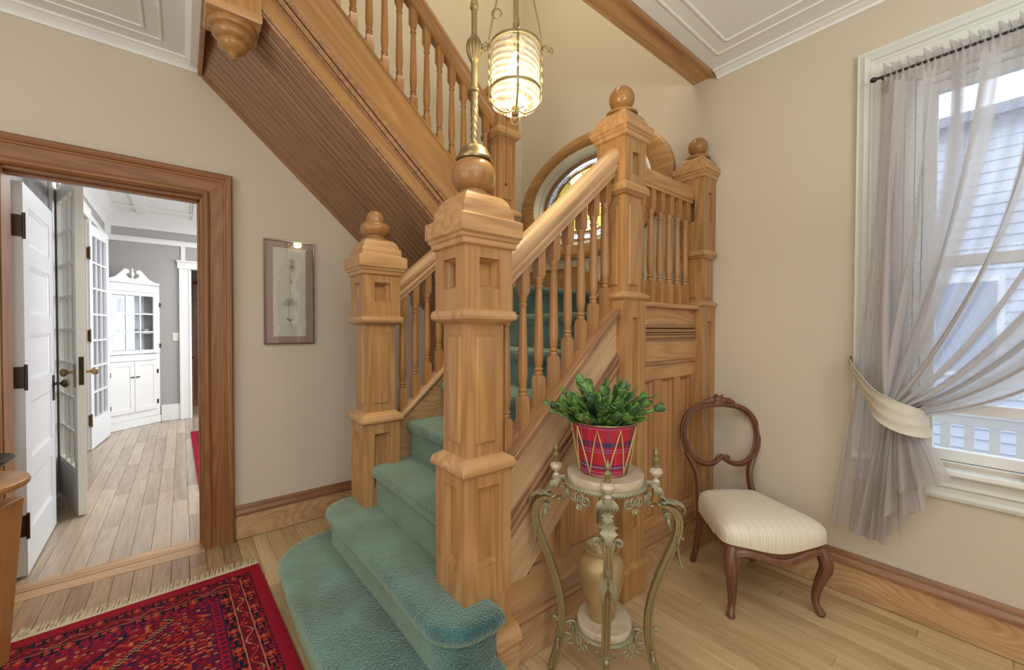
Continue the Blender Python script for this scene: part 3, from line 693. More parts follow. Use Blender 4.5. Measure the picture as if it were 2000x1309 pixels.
# tongued soffit boards, run along the slope
def soffit():
    nB = 16; ya, yb = 2.262, WY-.004
    sa = lambda x: upb(x)+.006
    sb = lambda x: 2.974-.926*x
    zt = lambda x, y: lerp(sa(x), sb(x), (y-2.24)/(WY-2.24))
    X0, X1 = 0.107, 1.62
    for i in range(nB):
        y0 = lerp(ya, yb, i/nB)+.0035; y1_ = lerp(ya, yb, (i+1)/nB)-.0035
        vs = []
        for x in (X0, X1):
            for y, dz_ in ((y0, .006), (y0+.004, 0), (y1_-.004, 0), (y1_, .006), (y1_, .02), (y0, .02)):
                vs.append((x, y, zt(x, y)+dz_))
        fs = [tuple(range(6)), tuple(range(6, 12))]+[(k, (k+1) % 6, 6+(k+1) % 6, 6+k) for k in range(6)]
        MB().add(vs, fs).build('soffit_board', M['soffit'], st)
    vs = [(X0, ya, zt(X0, ya)+.012), (X1, ya, zt(X1, ya)+.012), (X1, yb, zt(X1, yb)+.012), (X0, yb, zt(X0, yb)+.012)]
    vs += [(x, y, z+.01) for x, y, z in vs]
    MB().add(vs, [(0,1,2,3),(4,5,6,7),(0,1,5,4),(1,2,6,5),(2,3,7,6),(3,0,4,7)]).build('soffit_backing', M['black_iron'], st)
    vs = []
    for x in (X0, X1):
        vs += [(x, WY-.022, zt(x, WY)-.012), (x, WY-.001, zt(x, WY)-.020), (x, WY-.001, zt(x, WY)+.01), (x, WY-.022, zt(x, WY)+.01)]
    MB().add(vs, [(0,1,2,3),(4,5,6,7),(0,1,5,4),(1,2,6,5),(2,3,7,6),(3,0,4,7)]).build('soffit_edge_moulding', M['soffit'], st)
soffit()
MB().box(1.60, 1.63, 2.356, WY-.003, 0.002, 1.50).build('under_stair_panel', M['casing_z'], st, bevel=.003)
# panelled side of the landing
lp = thing('landing_panelling', 'oak panelled wall with three upright panels below the short landing rail', 'panelling', (2.2, 1.26, 0))
PX0, PX1 = TX+.095, 2.538
MB().box(PX0, PX1, 1.222, 1.352, 1.470, 1.497).build('cap_board', M['oak_x'], lp, bevel=.008, seg=3)
MB().box(PX0, PX1, 1.256, 1.34, 1.375, 1.470).build('rail', M['oak_x'], lp, bevel=.0015)
mm = MB()
for a, b, y in ((1.357, 1.375, 1.244), (1.333, 1.352, 1.236), (1.318, 1.331, 1.244), (1.300, 1.316, 1.236), (1.287, 1.300, 1.246)): mm.box(PX0, PX1, y, 1.30, a, b)
mm.build('moulding', M['mould_x'], lp, bevel=.004)
MB().box(PX0, PX1, 1.256, 1.34, 1.170, 1.287).build('rail', M['oak_x'], lp, bevel=.0015)
MB().box(PX0, PX1, 1.246, 1.30, 1.150, 1.169).build('moulding', M['mould_x'], lp, bevel=.004)
MB().box(PX0, PX1, 1.256, 1.30, 1.067, 1.149).build('rail', M['oak_x'], lp, bevel=.0015)
MB().box(PX0, PX1, 1.256, 1.30, .248, .305).build('rail', M['oak_x'], lp, bevel=.0015)
ed = [PX0, PX0+.03, 2.043, 2.120, 2.250, 2.318, 2.452, PX1]
for a, b in ((ed[0], ed[1]), (ed[2], ed[3]), (ed[4], ed[5]), (ed[6], ed[7])): MB().box(a, b, 1.256, 1.29, .306, 1.066).build('stile', M['pine_x'] if 0 else M['oak_z'], lp, bevel=.0015)
for a, b in ((ed[1], ed[2]), (ed[3], ed[4]), (ed[5], ed[6])):
    MB().box(a-.004, b+.004, 1.283, 1.296, .302, 1.07).build('panel', M['pine_z'], lp)
    f_ = MB().grid((a, 1.2575, .306), (1, 0, 0), (0, 0, 1), (0, -1, 0), [0, b-a], [0, 1.066-.306], {(0, 0)}, .024, .022)
    f_.f = f_.f[:-1]; f_.build('panel_moulding', M['mould_z'], lp)
MB().prism([(1.30, .165), (1.236, .165), (1.232, .180), (1.240, .192), (1.244, .206), (1.238, .212), (1.246, .230), (1.254, .248), (1.30, .248)], 'x', PX0, PX1).build('base_moulding', M['mould_x'], lp, smooth=True)
MB().box(PX0, PX1, 1.240, 1.30, .002, .165).build('baseboard', M['base_x'], lp, bevel=.0015)
MB().box(PX1-.001, WX-.023, 1.27, 1.34, .002, 1.49).build('back_board', M['oak_z'], lp)

# ------------------------------------------------------------------ newel posts
def faces4(mb, cx, cy, h, z0, z1, pw, za, zb, depth, ch):
    for u, nrm, O in (((1, 0, 0), (0, -1, 0), (cx-h, cy-h, z0)), ((0, -1, 0), (-1, 0, 0), (cx-h, cy+h, z0)), ((-1, 0, 0), (0, 1, 0), (cx+h, cy+h, z0)), ((0, 1, 0), (1, 0, 0), (cx+h, cy-h, z0))):
        mb.grid(O, u, (0, 0, 1), nrm, [0, h-pw/2, h+pw/2, 2*h], [0, za-z0, zb-z0, z1-z0], {(1, 1)}, depth, ch)
    mb.add([(cx-h,cy-h,z1),(cx+h,cy-h,z1),(cx+h,cy+h,z1),(cx-h,cy+h,z1)], [(0,1,2,3)]); mb.add([(cx-h,cy-h,z0),(cx+h,cy-h,z0),(cx+h,cy+h,z0),(cx-h,cy+h,z0)], [(0,1,2,3)])
    return mb
def newel(name, label, cx, cy, Z, ball, kind='ball', xmax=None, plinth=None):
    """Z: dict with lb (h,z0,z1,pw,za,zb), c1, sh (h,z0,z1,pw,za,zb), c2, ub, cap list"""
    t = thing(name, label, 'newel post', (cx, cy, Z['lb'][1]), 0, 'newel posts of the staircase')
    clampx = lambda mb: setattr(mb, 'v', [(min(x, xmax), y, z) for x, y, z in mb.v]) if xmax else None
    if plinth:
        h_, za_, zb_ = plinth; mb = MB().sq([(h_, za_), (h_, zb_), (h_+.006, zb_+.004), (h_+.004, zb_+.018), (h_-.008, zb_+.026), (h_-.012, zb_+.04)], cx, cy); clampx(mb); mb.build('plinth', M['oak_z'], t)
    h_, z0, z1, pw, za, zb = Z['lb']; mb = faces4(MB(), cx, cy, h_, z0, z1, pw, za, zb, .034, .016); clampx(mb); mb.build('base_box', M['oak_z'], t)
    a, b = Z['c1']; hs = Z['sh'][0]
    mb = MB().sq([(h_, a-.004), (h_+.010, a+.002), (h_+.016, a+.010), (h_+.016, a+.022), (h_+.008, lerp(a, b, .75)), (hs+.010, b), (hs, b+.006)], cx, cy); clampx(mb); mb.build('collar', M['oak_x'], t, bevel=.002)
    h_, z0, z1, pw, za, zb = Z['sh']; mb = faces4(MB(), cx, cy, h_, z0, z1, pw, za, zb, -.010, .005); clampx(mb); mb.build('shaft', M['oak_z'], t)
    a, b = Z['c2']; hu = Z['ub'][0]
    mb = MB().sq([(hs, a-.010), (hs+.012, a-.006), (hu+.002, a), (hu+.013, a+.008), (hu+.015, lerp(a, b, .5)), (hu+.010, b-.004), (hu, b+.001)], cx, cy); clampx(mb); mb.build('collar', M['oak_x'], t, bevel=.002)
    h_, z0, z1, pw, za, zb = Z['ub']; mb = faces4(MB(), cx, cy, h_, z0, z1, pw, za, zb, .042, .016); clampx(mb); mb.build('upper_box', M['oak_z'], t)
    mb = MB().sq(Z['cap'], cx, cy); clampx(mb); mb.build('cap', M['oak_x'], t, bevel=.0015)
    zb = Z['cap'][-1][1]; r = ball
    if kind == 'dome': prof = [(r*.86, zb-.02), (r*.86, zb+.002), (r*.66, zb+.008), (r*.62, zb+.020), (r*.80, zb+.030), (r*.97, zb+.055), (r, zb+.078), (r*.96, zb+.10), (r*.84, zb+.122), (r*.7, zb+.134)]
    elif kind == 'urn': prof = [(r*.95, zb-.02), (r*.95, zb+.004), (r*.80, zb+.010), (r*.62, zb+.018), (r*.62, zb+.026), (r*.86, zb+.038), (r, zb+.062), (r*.97, zb+.082), (r*.78, zb+.100), (r*.56, zb+.108), (r*.55, zb+.118), (r*.58, zb+.135), (r*.48, zb+.158), (r*.25, zb+.172), (0.001, zb+.176)]
    else: prof = [(r*1.25, zb-.01), (r*1.25, zb+.002), (r*1.1, zb+.010), (r*.62, zb+.016), (r*.55, zb+.022)]+[(max(.001, r*math.sin(PI*j/16)), zb+.014+r-r*math.cos(PI*j/16)) for j in range(3, 9)]+[(r*.975, zb+.018+r), (r*.995, zb+.022+r)]+[(max(.001, r*math.sin(PI*j/16)), zb+.014+r-r*math.cos(PI*j/16)) for j in range(9, 17)]
    mb = MB().lathe(prof, (cx, cy, 0), 32); clampx(mb) ; mb.build('finial', M['finial'], t, smooth=True)
    return t
def capl(h, z, s=1.0, dome=.055):
    """cap profile starting at half-size h, z"""
    L_ = [(h-.004, z-.004), (h+.012, z+.004), (h+.014, z+.022), (h+.020, z+.026), (h+.022, z+.036), (h+.030, z+.044), (h+.030, z+.100*s), (h+.026, z+.104*s), (h+.012, z+.110*s), (h+.006, z+.113*s), (h+.004, z+.150*s)]
    z2 = z+.150*s
    L_ += [(h-.004, z2+.001), (h-.006, z2+dome*.3), (h-.014, z2+dome*.6), (h-.026, z2+dome*.85), (h-.042, z2+dome)]
    return L_
ZF = dict(lb=(.104, .36, .822, .095, .475, .775), c1=(.822, .876), sh=(.082, .876, 1.377, .09, .93, 1.325), c2=(1.377, 1.418), ub=(.105, 1.418, 1.645, .088, 1.495, 1.605), cap=capl(.105, 1.645))
newel('newel_post', 'largest front oak newel post carrying the brass newel lamp', NX, NY, ZF, .084, 'dome')
# the foot of the front newel stands on the floor beside the step
mb = MB(); mb.box(.80, .975, 1.202, 1.34, .02, .362)
ft = bpy.data.objects['newel_post']; mb.build('foot', M['oak_z'], ft)
mb = MB(); mb.prism([(1.203, .16), (1.165, .16), (1.163, .172), (1.172, .184), (1.178, .198), (1.190, .212), (1.203, .218)], 'x', .88, 1.00); mb.build('foot_moulding', M['oak_x'], ft)
MB().box(.884, .995, 1.178, 1.23, .002, .16).build('plinth', M['base_x'], ft)
MB().box(.884, .995, 1.203, 1.26, .16, .24).build('plinth', M['oak_z'], ft)
ZL = dict(ZF); ZL['lb'] = (.104, .36, .818, .09, .47, .765)
newel('newel_post', 'left oak newel post with an urn finial, at the foot of the far rail', .867, LY, ZL, .084, 'urn')
ZT = dict(lb=(.091, .14, 1.50, .045, .34, 1.41), c1=(1.50, 1.535), sh=(.073, 1.53, 2.03, .075, 1.57, 1.975), c2=(2.03, 2.08), ub=(.088, 2.08, 2.30, .055, 2.125, 2.235), cap=capl(.088, 2.30, .75, .045))
newel('newel_post', 'tall oak newel post with a grooved ball, where the lower rail meets the landing', TX, TY, ZT, .064, 'ball', plinth=(.108, .002, .13))
ZW = dict(lb=(.085, .002, 1.49, .05, .30, 1.40), c1=(1.49, 1.525), sh=(.068, 1.525, 1.80, .07, 1.545, 1.775), c2=(1.80, 1.84), ub=(.083, 1.84, 2.29, .05, 2.02, 2.20), cap=capl(.080, 2.285, .75, .04))
newel('newel_post', 'oak newel post with a ball standing against the beige window wall', 2.565, 1.285, ZW, .058, 'ball', xmax=WX-.001)
ZI = dict(lb=(.092, 1.50, 2.135, .05, 1.75, 2.05), c1=(2.135, 2.19), sh=(.073, 2.18, 2.70, .075, 2.25, 2.64), c2=(2.69, 2.745), ub=(.09, 2.745, 2.94, .06, 2.79, 2.90), cap=capl(.09, 2.94, .75, .045))
newel('newel_post', 'oak newel post behind the lantern, at the foot of the upper flight', TX, LY, ZI, .064, 'ball')
t = thing('newel_post', 'upper oak newel post ending in a turned ringed drop below the ceiling', 'newel post', (.165, 2.33, 2.65), 0, 'newel posts of the staircase')
cx, cy = .195, 2.33
MB().sq([(.104, 2.80), (.104, 3.9)], cx, cy).build('base_box', M['oak_z'], t, bevel=.003)
MB().sq([(.104, 2.765), (.107, 2.772), (.107, 2.80)], cx, cy).build('collar', M['oak_x'], t)
MB().lathe([(.09, 2.775), (.096, 2.768), (.098, 2.752), (.092, 2.738), (.078, 2.732), (.082, 2.722), (.080, 2.706), (.068, 2.694), (.056, 2.690), (.060, 2.680), (.056, 2.664), (.040, 2.648), (.022, 2.638), (.016, 2.628), (.018, 2.620), (.012, 2.612), (.001, 2.608)][::-1], (cx, cy, 0), 32).build('drop', M['finial'], t, smooth=True)

# ------------------------------------------------------------------ balusters and rails
def baluster_mesh(h):
    s = .0205; mb = MB()
    mb.sq([(s, -.03), (s, .115), (s-.006, .128)], 0, 0)
    mb.lathe([(.015, .124), (.0175, .130), (.0195, .137), (.0175, .144), (.014, .146), (.0195, .150), (.0195, .158), (.014, .162), (.0165, .170), (.021, .205), (.0215, .24), (.0195, .32), (.0165, h-.20), (.0145, h-.165), (.0145, h-.158), (.0185, h-.153), (.0185, h-.146), (.014, h-.142), (.0155, h-.134), (.0195, h-.120), (.0205, h-.112), (.016, h-.106)], (0, 0, 0), 14)
    mb.sq([(s-.006, h-.112), (s, h-.098), (s, h+.03)], 0, 0)
    return mb
def rail_prof():   # (y, z) relative to underside centre
    return [(-.028, 0), (.028, 0), (.030, .02), (.040, .028), (.044, .045), (.038, .055), (.046, .070), (.050, .095), (.046, .118), (.034, .134), (.015, .142), (-.015, .142), (-.034, .134), (-.046, .118), (-.050, .095), (-.046, .070), (-.038, .055), (-.044, .045), (-.040, .028), (-.030, .02)]
def rake_rail(x0, x1, zf, y, name, mat, par, s=1.0, level=False):
    pr_ = rail_prof(); n = len(pr_); A = [(x0, y+a*s, zf(x0)+b*s) for a, b in pr_]; B = [(x1, y+a*s, zf(x1)+b*s) for a, b in pr_]
    return MB().add(A+B, [tuple(range(n)), tuple(range(n, 2*n))]+[(i, (i+1) % n, n+(i+1) % n, n+i) for i in range(n)]).build(name, mat, par, smooth=True)
b1 = thing('balustrade', 'near raking oak balustrade between the lamp newel and the tall landing newel', 'balustrade', (1.3, 1.3, .9), 0, 'balustrades of the staircase')
rake_rail(NX+.10, TX-.075, railz, TY, 'handrail', M['oak_up'], b1, 1.0)
H1 = .66
mat_b = M['finial']
M['baluster'] = wood('turned_baluster', S(196, 146, 92), S(140, 96, 54), 'Z', ring=0.1, rough=0.28, across=6)
bal = baluster_mesh(H1).build('baluster', M['baluster'], b1, smooth=True, local=True)
for k in range(8):
    x = 1.022+.0905*k
    o = bal if k == 0 else dup(bal, b1)
    o.location = (x-1.3, 1.30-1.3, capz(x)-.9)
b2 = thing('balustrade', 'far raking oak balustrade running up under the boarded soffit', 'balustrade', (1.15, LY, .9), 0, 'balustrades of the staircase')
rake_rail(NX+.10, 1.305, railz, LY, 'handrail', M['oak_up'], b2)
for k in range(4):
    x = 1.030+.0825*k; o = dup(bal, b2); o.location = (x-1.15, 0, capz(x)-.9)
b3 = thing('balustrade', 'short level oak balustrade on top of the landing panelling', 'balustrade', (2.2, 1.30, 1.497), 0, 'balustrades of the staircase')
rake_rail(TX+.075, 2.495, lambda x: 2.135, 1.295, 'handrail', M['oak_x'], b3, .72)
bal3 = baluster_mesh(.638).build('baluster', M['baluster'], b3, smooth=True, local=True)
for k in range(6):
    o = bal3 if k == 0 else dup(bal3, b3); o.location = (1.945+.0955*k+.02*0+.0-2.2+.02, 0, 0)
b4 = thing('balustrade', 'upper oak balustrade along the flight that climbs over the soffit', 'balustrade', (1.0, LY, 2.7), 0, 'balustrades of the staircase')
rake_rail(.27, TX-.075, lambda x: upz(x)+.655, LY, 'handrail', M['oak_dn'], b4, 1.0)
for k in range(16):
    x = 1.640-.0895*k
    if x < .3: break
    o = dup(bal, b4); o.location = (x-1.0, 0, upz(x)+.012-2.7)

# ================================================================== DINING ROOM
DX0, DY1, DZ = -0.80, 7.74, 2.95
mb = MB(); mb.box(DX0-.12, DX0, 3.262, 4.86, 0, 3.1).box(DX0-.12, DX0, 6.36, DY1+.1, 0, 3.1).box(DX0-.12, DX0, 4.86, 6.36, 2.53, 3.1)
struct(mb.build('wall_dining_left', M['wall_grey'], None))
mb = MB(); mb.box(DX0, 0.10, DY1, DY1+.12, 0, 3.1).box(1.0, 3.5, DY1, DY1+.12, 0, 3.1).box(0.10, 1.0, DY1, DY1+.12, 2.22, 3.1)
struct(mb.build('wall_dining_back', M['wall_grey'], None))
struct(MB().box(3.4, 3.5, 3.262, DY1, 0, 3.1).build('wall_dining_right', M['wall_grey'], None))
struct(MB().box(-2.7, -2.6, 3.262, 10.2, 0, 3.1).build('wall_far_left', M['wall_grey'], None))
struct(MB().box(-2.6, 3.5, 10.1, 10.2, 0, 3.1).build('wall_far', M['wall_grey'], None))
struct(MB().box(-2.7, 3.5, 3.252, 10.2, 3.05, 3.15).build('ceiling', M['wall_white'], None))
struct(MB().box(DX0, 3.4, 3.262, DY1, DZ, 3.049).build('ceiling', M['wall_white'], None))
tr = sth('trim_7', (0, 5.5, DZ))
mb = MB()
for x in (-0.42, 0.18, 0.78, 1.6, 2.6):
    MB().box(x-.055, x+.055, 3.3, DY1, DZ-.022, DZ-.001).build('beam_board', M['wall_white'], tr, bevel=.005)
    MB().box(x-.075, x-.056, 3.3, DY1, DZ-.012, DZ-.001).box(x+.056, x+.075, 3.3, DY1, DZ-.012, DZ-.001).build('beam_moulding', M['wall_white'], tr, bevel=.004)
for y in (3.9, 5.2, 6.4, 7.3): MB().box(DX0, 3.4, y-.05, y+.05, DZ-.020, DZ-.001).build('beam_board', M['wall_white'], tr, bevel=.005)
def dprof(): return [(0, 2.74), (.012, 2.74), (.014, 2.83), (.03, 2.85), (.05, 2.88), (.10, 2.93), (.115, 2.935), (.115, DZ), (0, DZ)]
crown('trim_8', dprof(), 'x', DY1, -1, DX0, 3.4, M['wall_white'])
crown('trim_9', dprof(), 'y', DX0, 1, 3.3, DY1, M['wall_white'])
t8 = sth('trim_10', (0, DY1, 2.6))
MB().box(DX0, 3.4, DY1-.018, DY1-.001, 2.545, 2.605).build('frieze_board', M['wall_white'], t8, bevel=.003)
MB().box(DX0, 3.4, DY1-.026, DY1-.001, 2.605, 2.62).build('frieze_cap', M['wall_white'], t8, bevel=.003)
MB().box(DX0+.001, DX0+.018, 3.3, 4.75, 2.56, 2.62).box(DX0+.001, DX0+.018, 6.47, DY1, 2.56, 2.62).build('frieze_board', M['wall_white'], t8, bevel=.003)
MB().box(DX0+.001, DX0+.06, DY1-.018, DY1-.001, 2.62, 2.74).box(DX0+.001, DX0+.018, DY1-.08, DY1-.018, 2.62, 2.74).build('corner_batten', M['wall_white'], t8)
MB().box(-.005, .045, DY1-.018, DY1-.001, 2.33, 2.545).build('corner_batten', M['wall_white'], t8)
MB().box(-0.24, -0.005, DY1-.02, DY1-.001, 0.002, 0.235).box(1.13, 3.4, DY1-.02, DY1-.001, 0.002, 0.235).build('baseboard_back', M['wall_white'], None, bevel=.004)['kind'] = 'structure'
d2 = sth('door_2', (0.5, DY1, 0))
def scas(x, sgn, y, z1, wd=.13):
    mb = MB(); mb.box(min(x, x+sgn*wd), max(x, x+sgn*wd), y-.024, y-.001, 0.002, z1); a = x+sgn*wd
    mb.box(min(a, a-sgn*.03), max(a, a-sgn*.03), y-.038, y-.024, 0.002, z1); mb.box(min(x, x+sgn*.02), max(x, x+sgn*.02), y-.032, y-.024, 0.002, z1); return mb
scas(.10, -1, DY1, 2.22).build('side_casing', M['wall_white'], d2, bevel=.003); scas(1.0, 1, DY1, 2.22).build('side_casing', M['wall_white'], d2, bevel=.003)
MB().box(-.05, 1.15, DY1-.03, DY1-.001, 2.221, 2.33).box(-.06, 1.16, DY1-.05, DY1-.001, 2.315, 2.34).build('head_casing', M['wall_white'], d2, bevel=.003)
MB().box(.10, .112, DY1+.001, DY1+.12, 0.002, 2.21).box(.988, 1.0, DY1+.001, DY1+.12, 0.002, 2.21).build('jamb', M['wall_white'], d2)
d3 = sth('door_3', (DX0, 5.6, 0))
MB().box(DX0+.001, DX0+.024, 4.73, 4.858, 0.002, 2.53).box(DX0+.001, DX0+.024, 6.362, 6.49, 0.002, 2.53).box(DX0+.001, DX0+.026, 4.73, 6.49, 2.531, 2.66).build('casing', M['wall_white'], d3, bevel=.003)
MB().box(DX0-.12, DX0, 6.34, 6.359, 0.002, 2.53).box(DX0-.12, DX0, 4.861, 4.88, 0.002, 2.53).build('jamb', M['cream'], d3)

def local_panel_door(root, W, H, T, panels, mat):
    """leaf along +X from the hinge, faces at y=0 and y=T, panels recessed"""
    us = [0]+sorted({round(v, 4) for p_ in panels for v in p_[:2]})+[W]; vs = [0]+sorted({round(v, 4) for p_ in panels for v in p_[2:]})+[H]
    holes = set()
    for a, b, c, d_ in panels: holes.add((us.index(round(a, 4)), vs.index(round(c, 4))))
    mb = MB(); mb.grid((0, 0, 0), (1, 0, 0), (0, 0, 1), (0, -1, 0), us, vs, holes, .010, .022); mb.grid((W, T, 0), (-1, 0, 0), (0, 0, 1), (0, 1, 0), [W-u for u in us[::-1]], vs, {(len(us)-2-i, j) for i, j in holes}, .010, .022)
    mb.add([(0,0,0),(W,0,0),(W,T,0),(0,T,0),(0,0,H),(W,0,H),(W,T,H),(0,T,H)], [(0,1,2,3),(4,5,6,7),(0,3,7,4),(1,2,6,5)])
    return mb.build('panel_leaf', mat, root, local=True)
def french_leaf(root, W, H, T, cols, rows, mat, st_=.10, top=.12, bot=.32):
    mb = MB(); mb.box(0, st_, 0, T, 0, H).box(W-st_, W, 0, T, 0, H).box(st_, W-st_, 0, T, H-top, H).box(st_, W-st_, 0, T, 0, bot)
    mb.build('door_frame', mat, root, local=True, bevel=.002)
    m2 = MB(); gw = (W-2*st_)/cols; gh = (H-top-bot)/rows
    for i in range(1, cols): m2.box(st_+i*gw-.011, st_+i*gw+.011, .006, T-.006, bot, H-top)
    for j in range(1, rows): m2.box(st_, W-st_, .006, T-.006, bot+j*gh-.011, bot+j*gh+.011)
    m2.build('glazing_bars', mat, root, local=True)
    gp = MB().box(-gw/2+.011, gw/2-.011, -.002, .002, -gh/2+.011, gh/2-.011).build('pane', M['glass_c'], root, local=True); first = True
    for i in range(cols):
        for j in range(rows):
            o = gp if first else dup(gp, root); first = False; o.location = (st_+(i+.5)*gw, T/2, bot+(j+.5)*gh)
def knob_set(root, x, z, T, mat, side=-1, plate=True):
    y0 = 0 if side < 0 else T; s_ = side
    k = MB(); 
    pts = [(x, y0, z), (x, y0+s_*.02, z), (x, y0+s_*.04, z)]; k.tube(pts, [.012, .008, .010], 12)
    k.tube([(x, y0+s_*.036, z), (x, y0+s_*.044, z), (x, y0+s_*.056, z), (x, y0+s_*.068, z), (x, y0+s_*.074, z)], [.012, .024, .030, .025, .010], 16)
    k.build('door_knob', mat, root, smooth=True, local=True)
    if plate: MB().box(x-.024, x+.024, min(y0, y0+s_*.006), max(y0, y0+s_*.006), z-.11, z+.06).build('lock_plate', mat, root, local=True, bevel=.003)
def hinges(root, zs, T, mat, h=.10):
    for z in zs:
        o = MB().box(-.003, 0.0005, .004, T-.003, z-h/2, z+h/2).box(-.004, .001, -.0, .004, z-h/2, z+h/2).tube([(-.006, -.004, z-h/2-.012), (-.006, -.004, z+h/2+.012)], .007, 8)
        o.build('hinge', mat, root, local=True)
# hall door, hinge at (-0.672,3.33) reaching to (-0.69,4.09)
def leaf_thing(name, label, A, B, cat='door', group=None):
    a = math.atan2(B[1]-A[1], B[0]-A[0]); return thing(name, label, cat, (A[0], A[1], 0.012), a, group)
D1 = leaf_thing('panel_door', 'white five-panel door standing open just inside the hall doorway', (-0.655, 3.335), (-0.675, 4.10))
W = .765; H = 2.115
ps = [(.12, W-.12, a, b) for a, b in ((.22, .50), (.61, .93), (1.04, 1.30), (1.41, 1.68), (1.79, 2.0))]
local_panel_door(D1, W, H, .044, [(a, b, c-.0, d_) for a, b, c, d_ in ps], M['white_door'])
hinges(D1, (.27, 1.07, 1.88), .044, M['bronze'], .115)
knob_set(D1, W-.05, .96, .044, M['bronze'], -1)
# near French leaf: hinge (-0.80,4.90), free edge (-0.575,4.18)
D2 = leaf_thing('french_door', 'nearer cream French door with its free edge and lock towards the hall', (-0.790, 4.87), (-0.580, 4.165), 'door', 'pair of French doors')
french_leaf(D2, .735, 2.44, .045, 3, 8, M['cream'])
knob_set(D2, .735-.055, 1.02, .045, M['brass'], -1); knob_set(D2, .735-.055, 1.02, .045, M['brass'], 1, False)
MB().box(.735, .738, .010, .035, .93, 1.13).build('mortise_plate', M['bronze'], D2, local=True)
D3 = leaf_thing('french_door', 'farther white French door folded back beside the corner china cabinet', (-0.775, 6.345), (-0.700, 7.08), 'door', 'pair of French doors')
french_leaf(D3, .74, 2.48, .045, 3, 7, M['white_door'])
hinges(D3, (.32, 1.25, 2.15), .045, M['brass'], .12)
# corner china cabinet
ca = math.atan2(.38, .43)
cc = thing('china_cabinet', 'white corner china cabinet with a scrolled broken pediment and glazed door', 'cabinet', (-.775, 7.262, 0), ca)
CW = .70  # width
mb = MB(); mb.box(0, CW, 0, .30, 0.10, .115); mb.box(0, .055, 0, .02, .10, 1.95).box(CW-.055, CW, 0, .02, .10, 1.95).box(.055, CW-.055, 0, .02, 1.84, 1.95).box(.055, CW-.055, 0, .02, .90, .985).box(.055, CW-.055, 0, .02, .10, .20)
mb.box(0, .012, .02, .12, .1, 1.95).box(CW-.012, CW, .02, .12, .1, 1.95).box(.02, CW-.02, .12, .14, .1, 1.95); mb.box(0.0, CW, 0, .14, 1.93, 1.95)
mb.build('body', M['wall_white'], cc, local=True, bevel=.002)
MB().box(-.0, CW, -.012, .02, 0.002, .10).build('plinth', M['wall_white'], cc, local=True, bevel=.003)
for z in (1.27, 1.55): MB().box(.012, CW-.012, .022, .12, z-.008, z+.008).build('shelf', M['wall_white'], cc, local=True)
# pediment
def ped():
    pts = []
    h0 = 1.95
    L_ = [(0, h0), (CW, h0), (CW, h0+.03)]
    right = [(CW-.06, h0+.035), (CW-.14, h0+.07), (CW-.20, h0+.13), (CW/2+.10, h0+.185), (CW/2+.055, h0+.18), (CW/2+.04, h0+.15), (CW/2+.055, h0+.125), (CW/2+.08, h0+.13), (CW/2+.075, h0+.09), (CW/2+.03, h0+.06)]
    left = [(CW-x, z) for x, z in right[::-1]]
    pts = L_+right+left+[(0, h0+.03)]
    mb = MB(); mb.prism(pts, 'y', -.006, .016); o = mb.build('pediment', M['wall_white'], cc, local=True)
    MB().lathe([(.001, 0), (.018, .005), (.02, .015), (.010, .03), (.024, .06), (.022, .08), (.010, .10), (.014, .115), (.010, .14), (.001, .15)], (CW/2, .006, h0+.055), 14).build('finial', M['wall_white'], cc, local=True, smooth=True)
ped()
def cab_door(x0, x1, z0, z1, name, glazed=False):
    mb = MB()
    if glazed:
        mb.box(x0, x0+.045, -.018, -.001, z0, z1).box(x1-.085, x1, -.018, -.001, z0, z1).box(x0+.045, x1-.085, -.018, -.001, z1-.05, z1).box(x0+.045, x1-.085, -.018, -.001, z0, z0+.05)
        o = mb.build(name, M['wall_white'], cc, local=True, bevel=.002)
        nx, nz = 3, 3; gw = (x1-x0-.13)/nx; gh = (z1-z0-.10)/nz; m2 = MB()
        for i in range(1, nx): m2.box(x0+.045+i*gw-.009, x0+.045+i*gw+.009, -.016, -.004, z0+.05, z1-.05)
        for j in range(1, nz): m2.box(x0+.045, x1-.085, -.016, -.004, z0+.05+j*gh-.009, z0+.05+j*gh+.009)
        b_ = m2.build('glazing_bars', M['wall_white'], o, local=True)
        for i in range(nx):
            for j in range(nz): MB().box(x0+.045+i*gw+.008, x0+.045+(i+1)*gw-.008, -.010, -.008, z0+.05+j*gh+.008, z0+.05+(j+1)*gh-.008).build('pane', M['glass_c'], o, local=True)
    else:
        W_ = x1-x0; mb.grid((x0, -.018, z0), (1, 0, 0), (0, 0, 1), (0, -1, 0), [0, .05, W_-.05, W_], [0, .06, z1-z0-.06, z1-z0], {(1, 1)}, .008, .006)
        mb.add([(x0,-.018,z0),(x1,-.018,z0),(x1,-.001,z0),(x0,-.001,z0),(x0,-.018,z1),(x1,-.018,z1),(x1,-.001,z1),(x0,-.001,z1)], [(0,1,2,3),(4,5,6,7),(0,3,7,4),(1,2,6,5)])
        o = mb.build(name, M['wall_white'], cc, local=True)
        xs = x1-.03 if x0 < .1 else x0+.03
        MB().box(xs-.022, xs+.022, -.036, -.026, .676, .690).box(xs-.006, xs+.006, -.028, -.018, .677, .689).build('handle', M['black_iron'], o, local=True, bevel=.002)
    xh = x1 if x0 > .1 or glazed else x0
    for z in ((z0+.10, z1-.16)):
        MB().box(xh-.010, xh+.014, -.022, -.0, z-.03, z+.03).build('hinge', M['bronze'], o, local=True)
cab_door(.04, CW-.012, .995, 1.835, 'glazed_door', True); cab_door(.05, CW/2-.003, .205, .895, 'lower_door'); cab_door(CW/2+.003, CW-.05, .205, .895, 'lower_door')
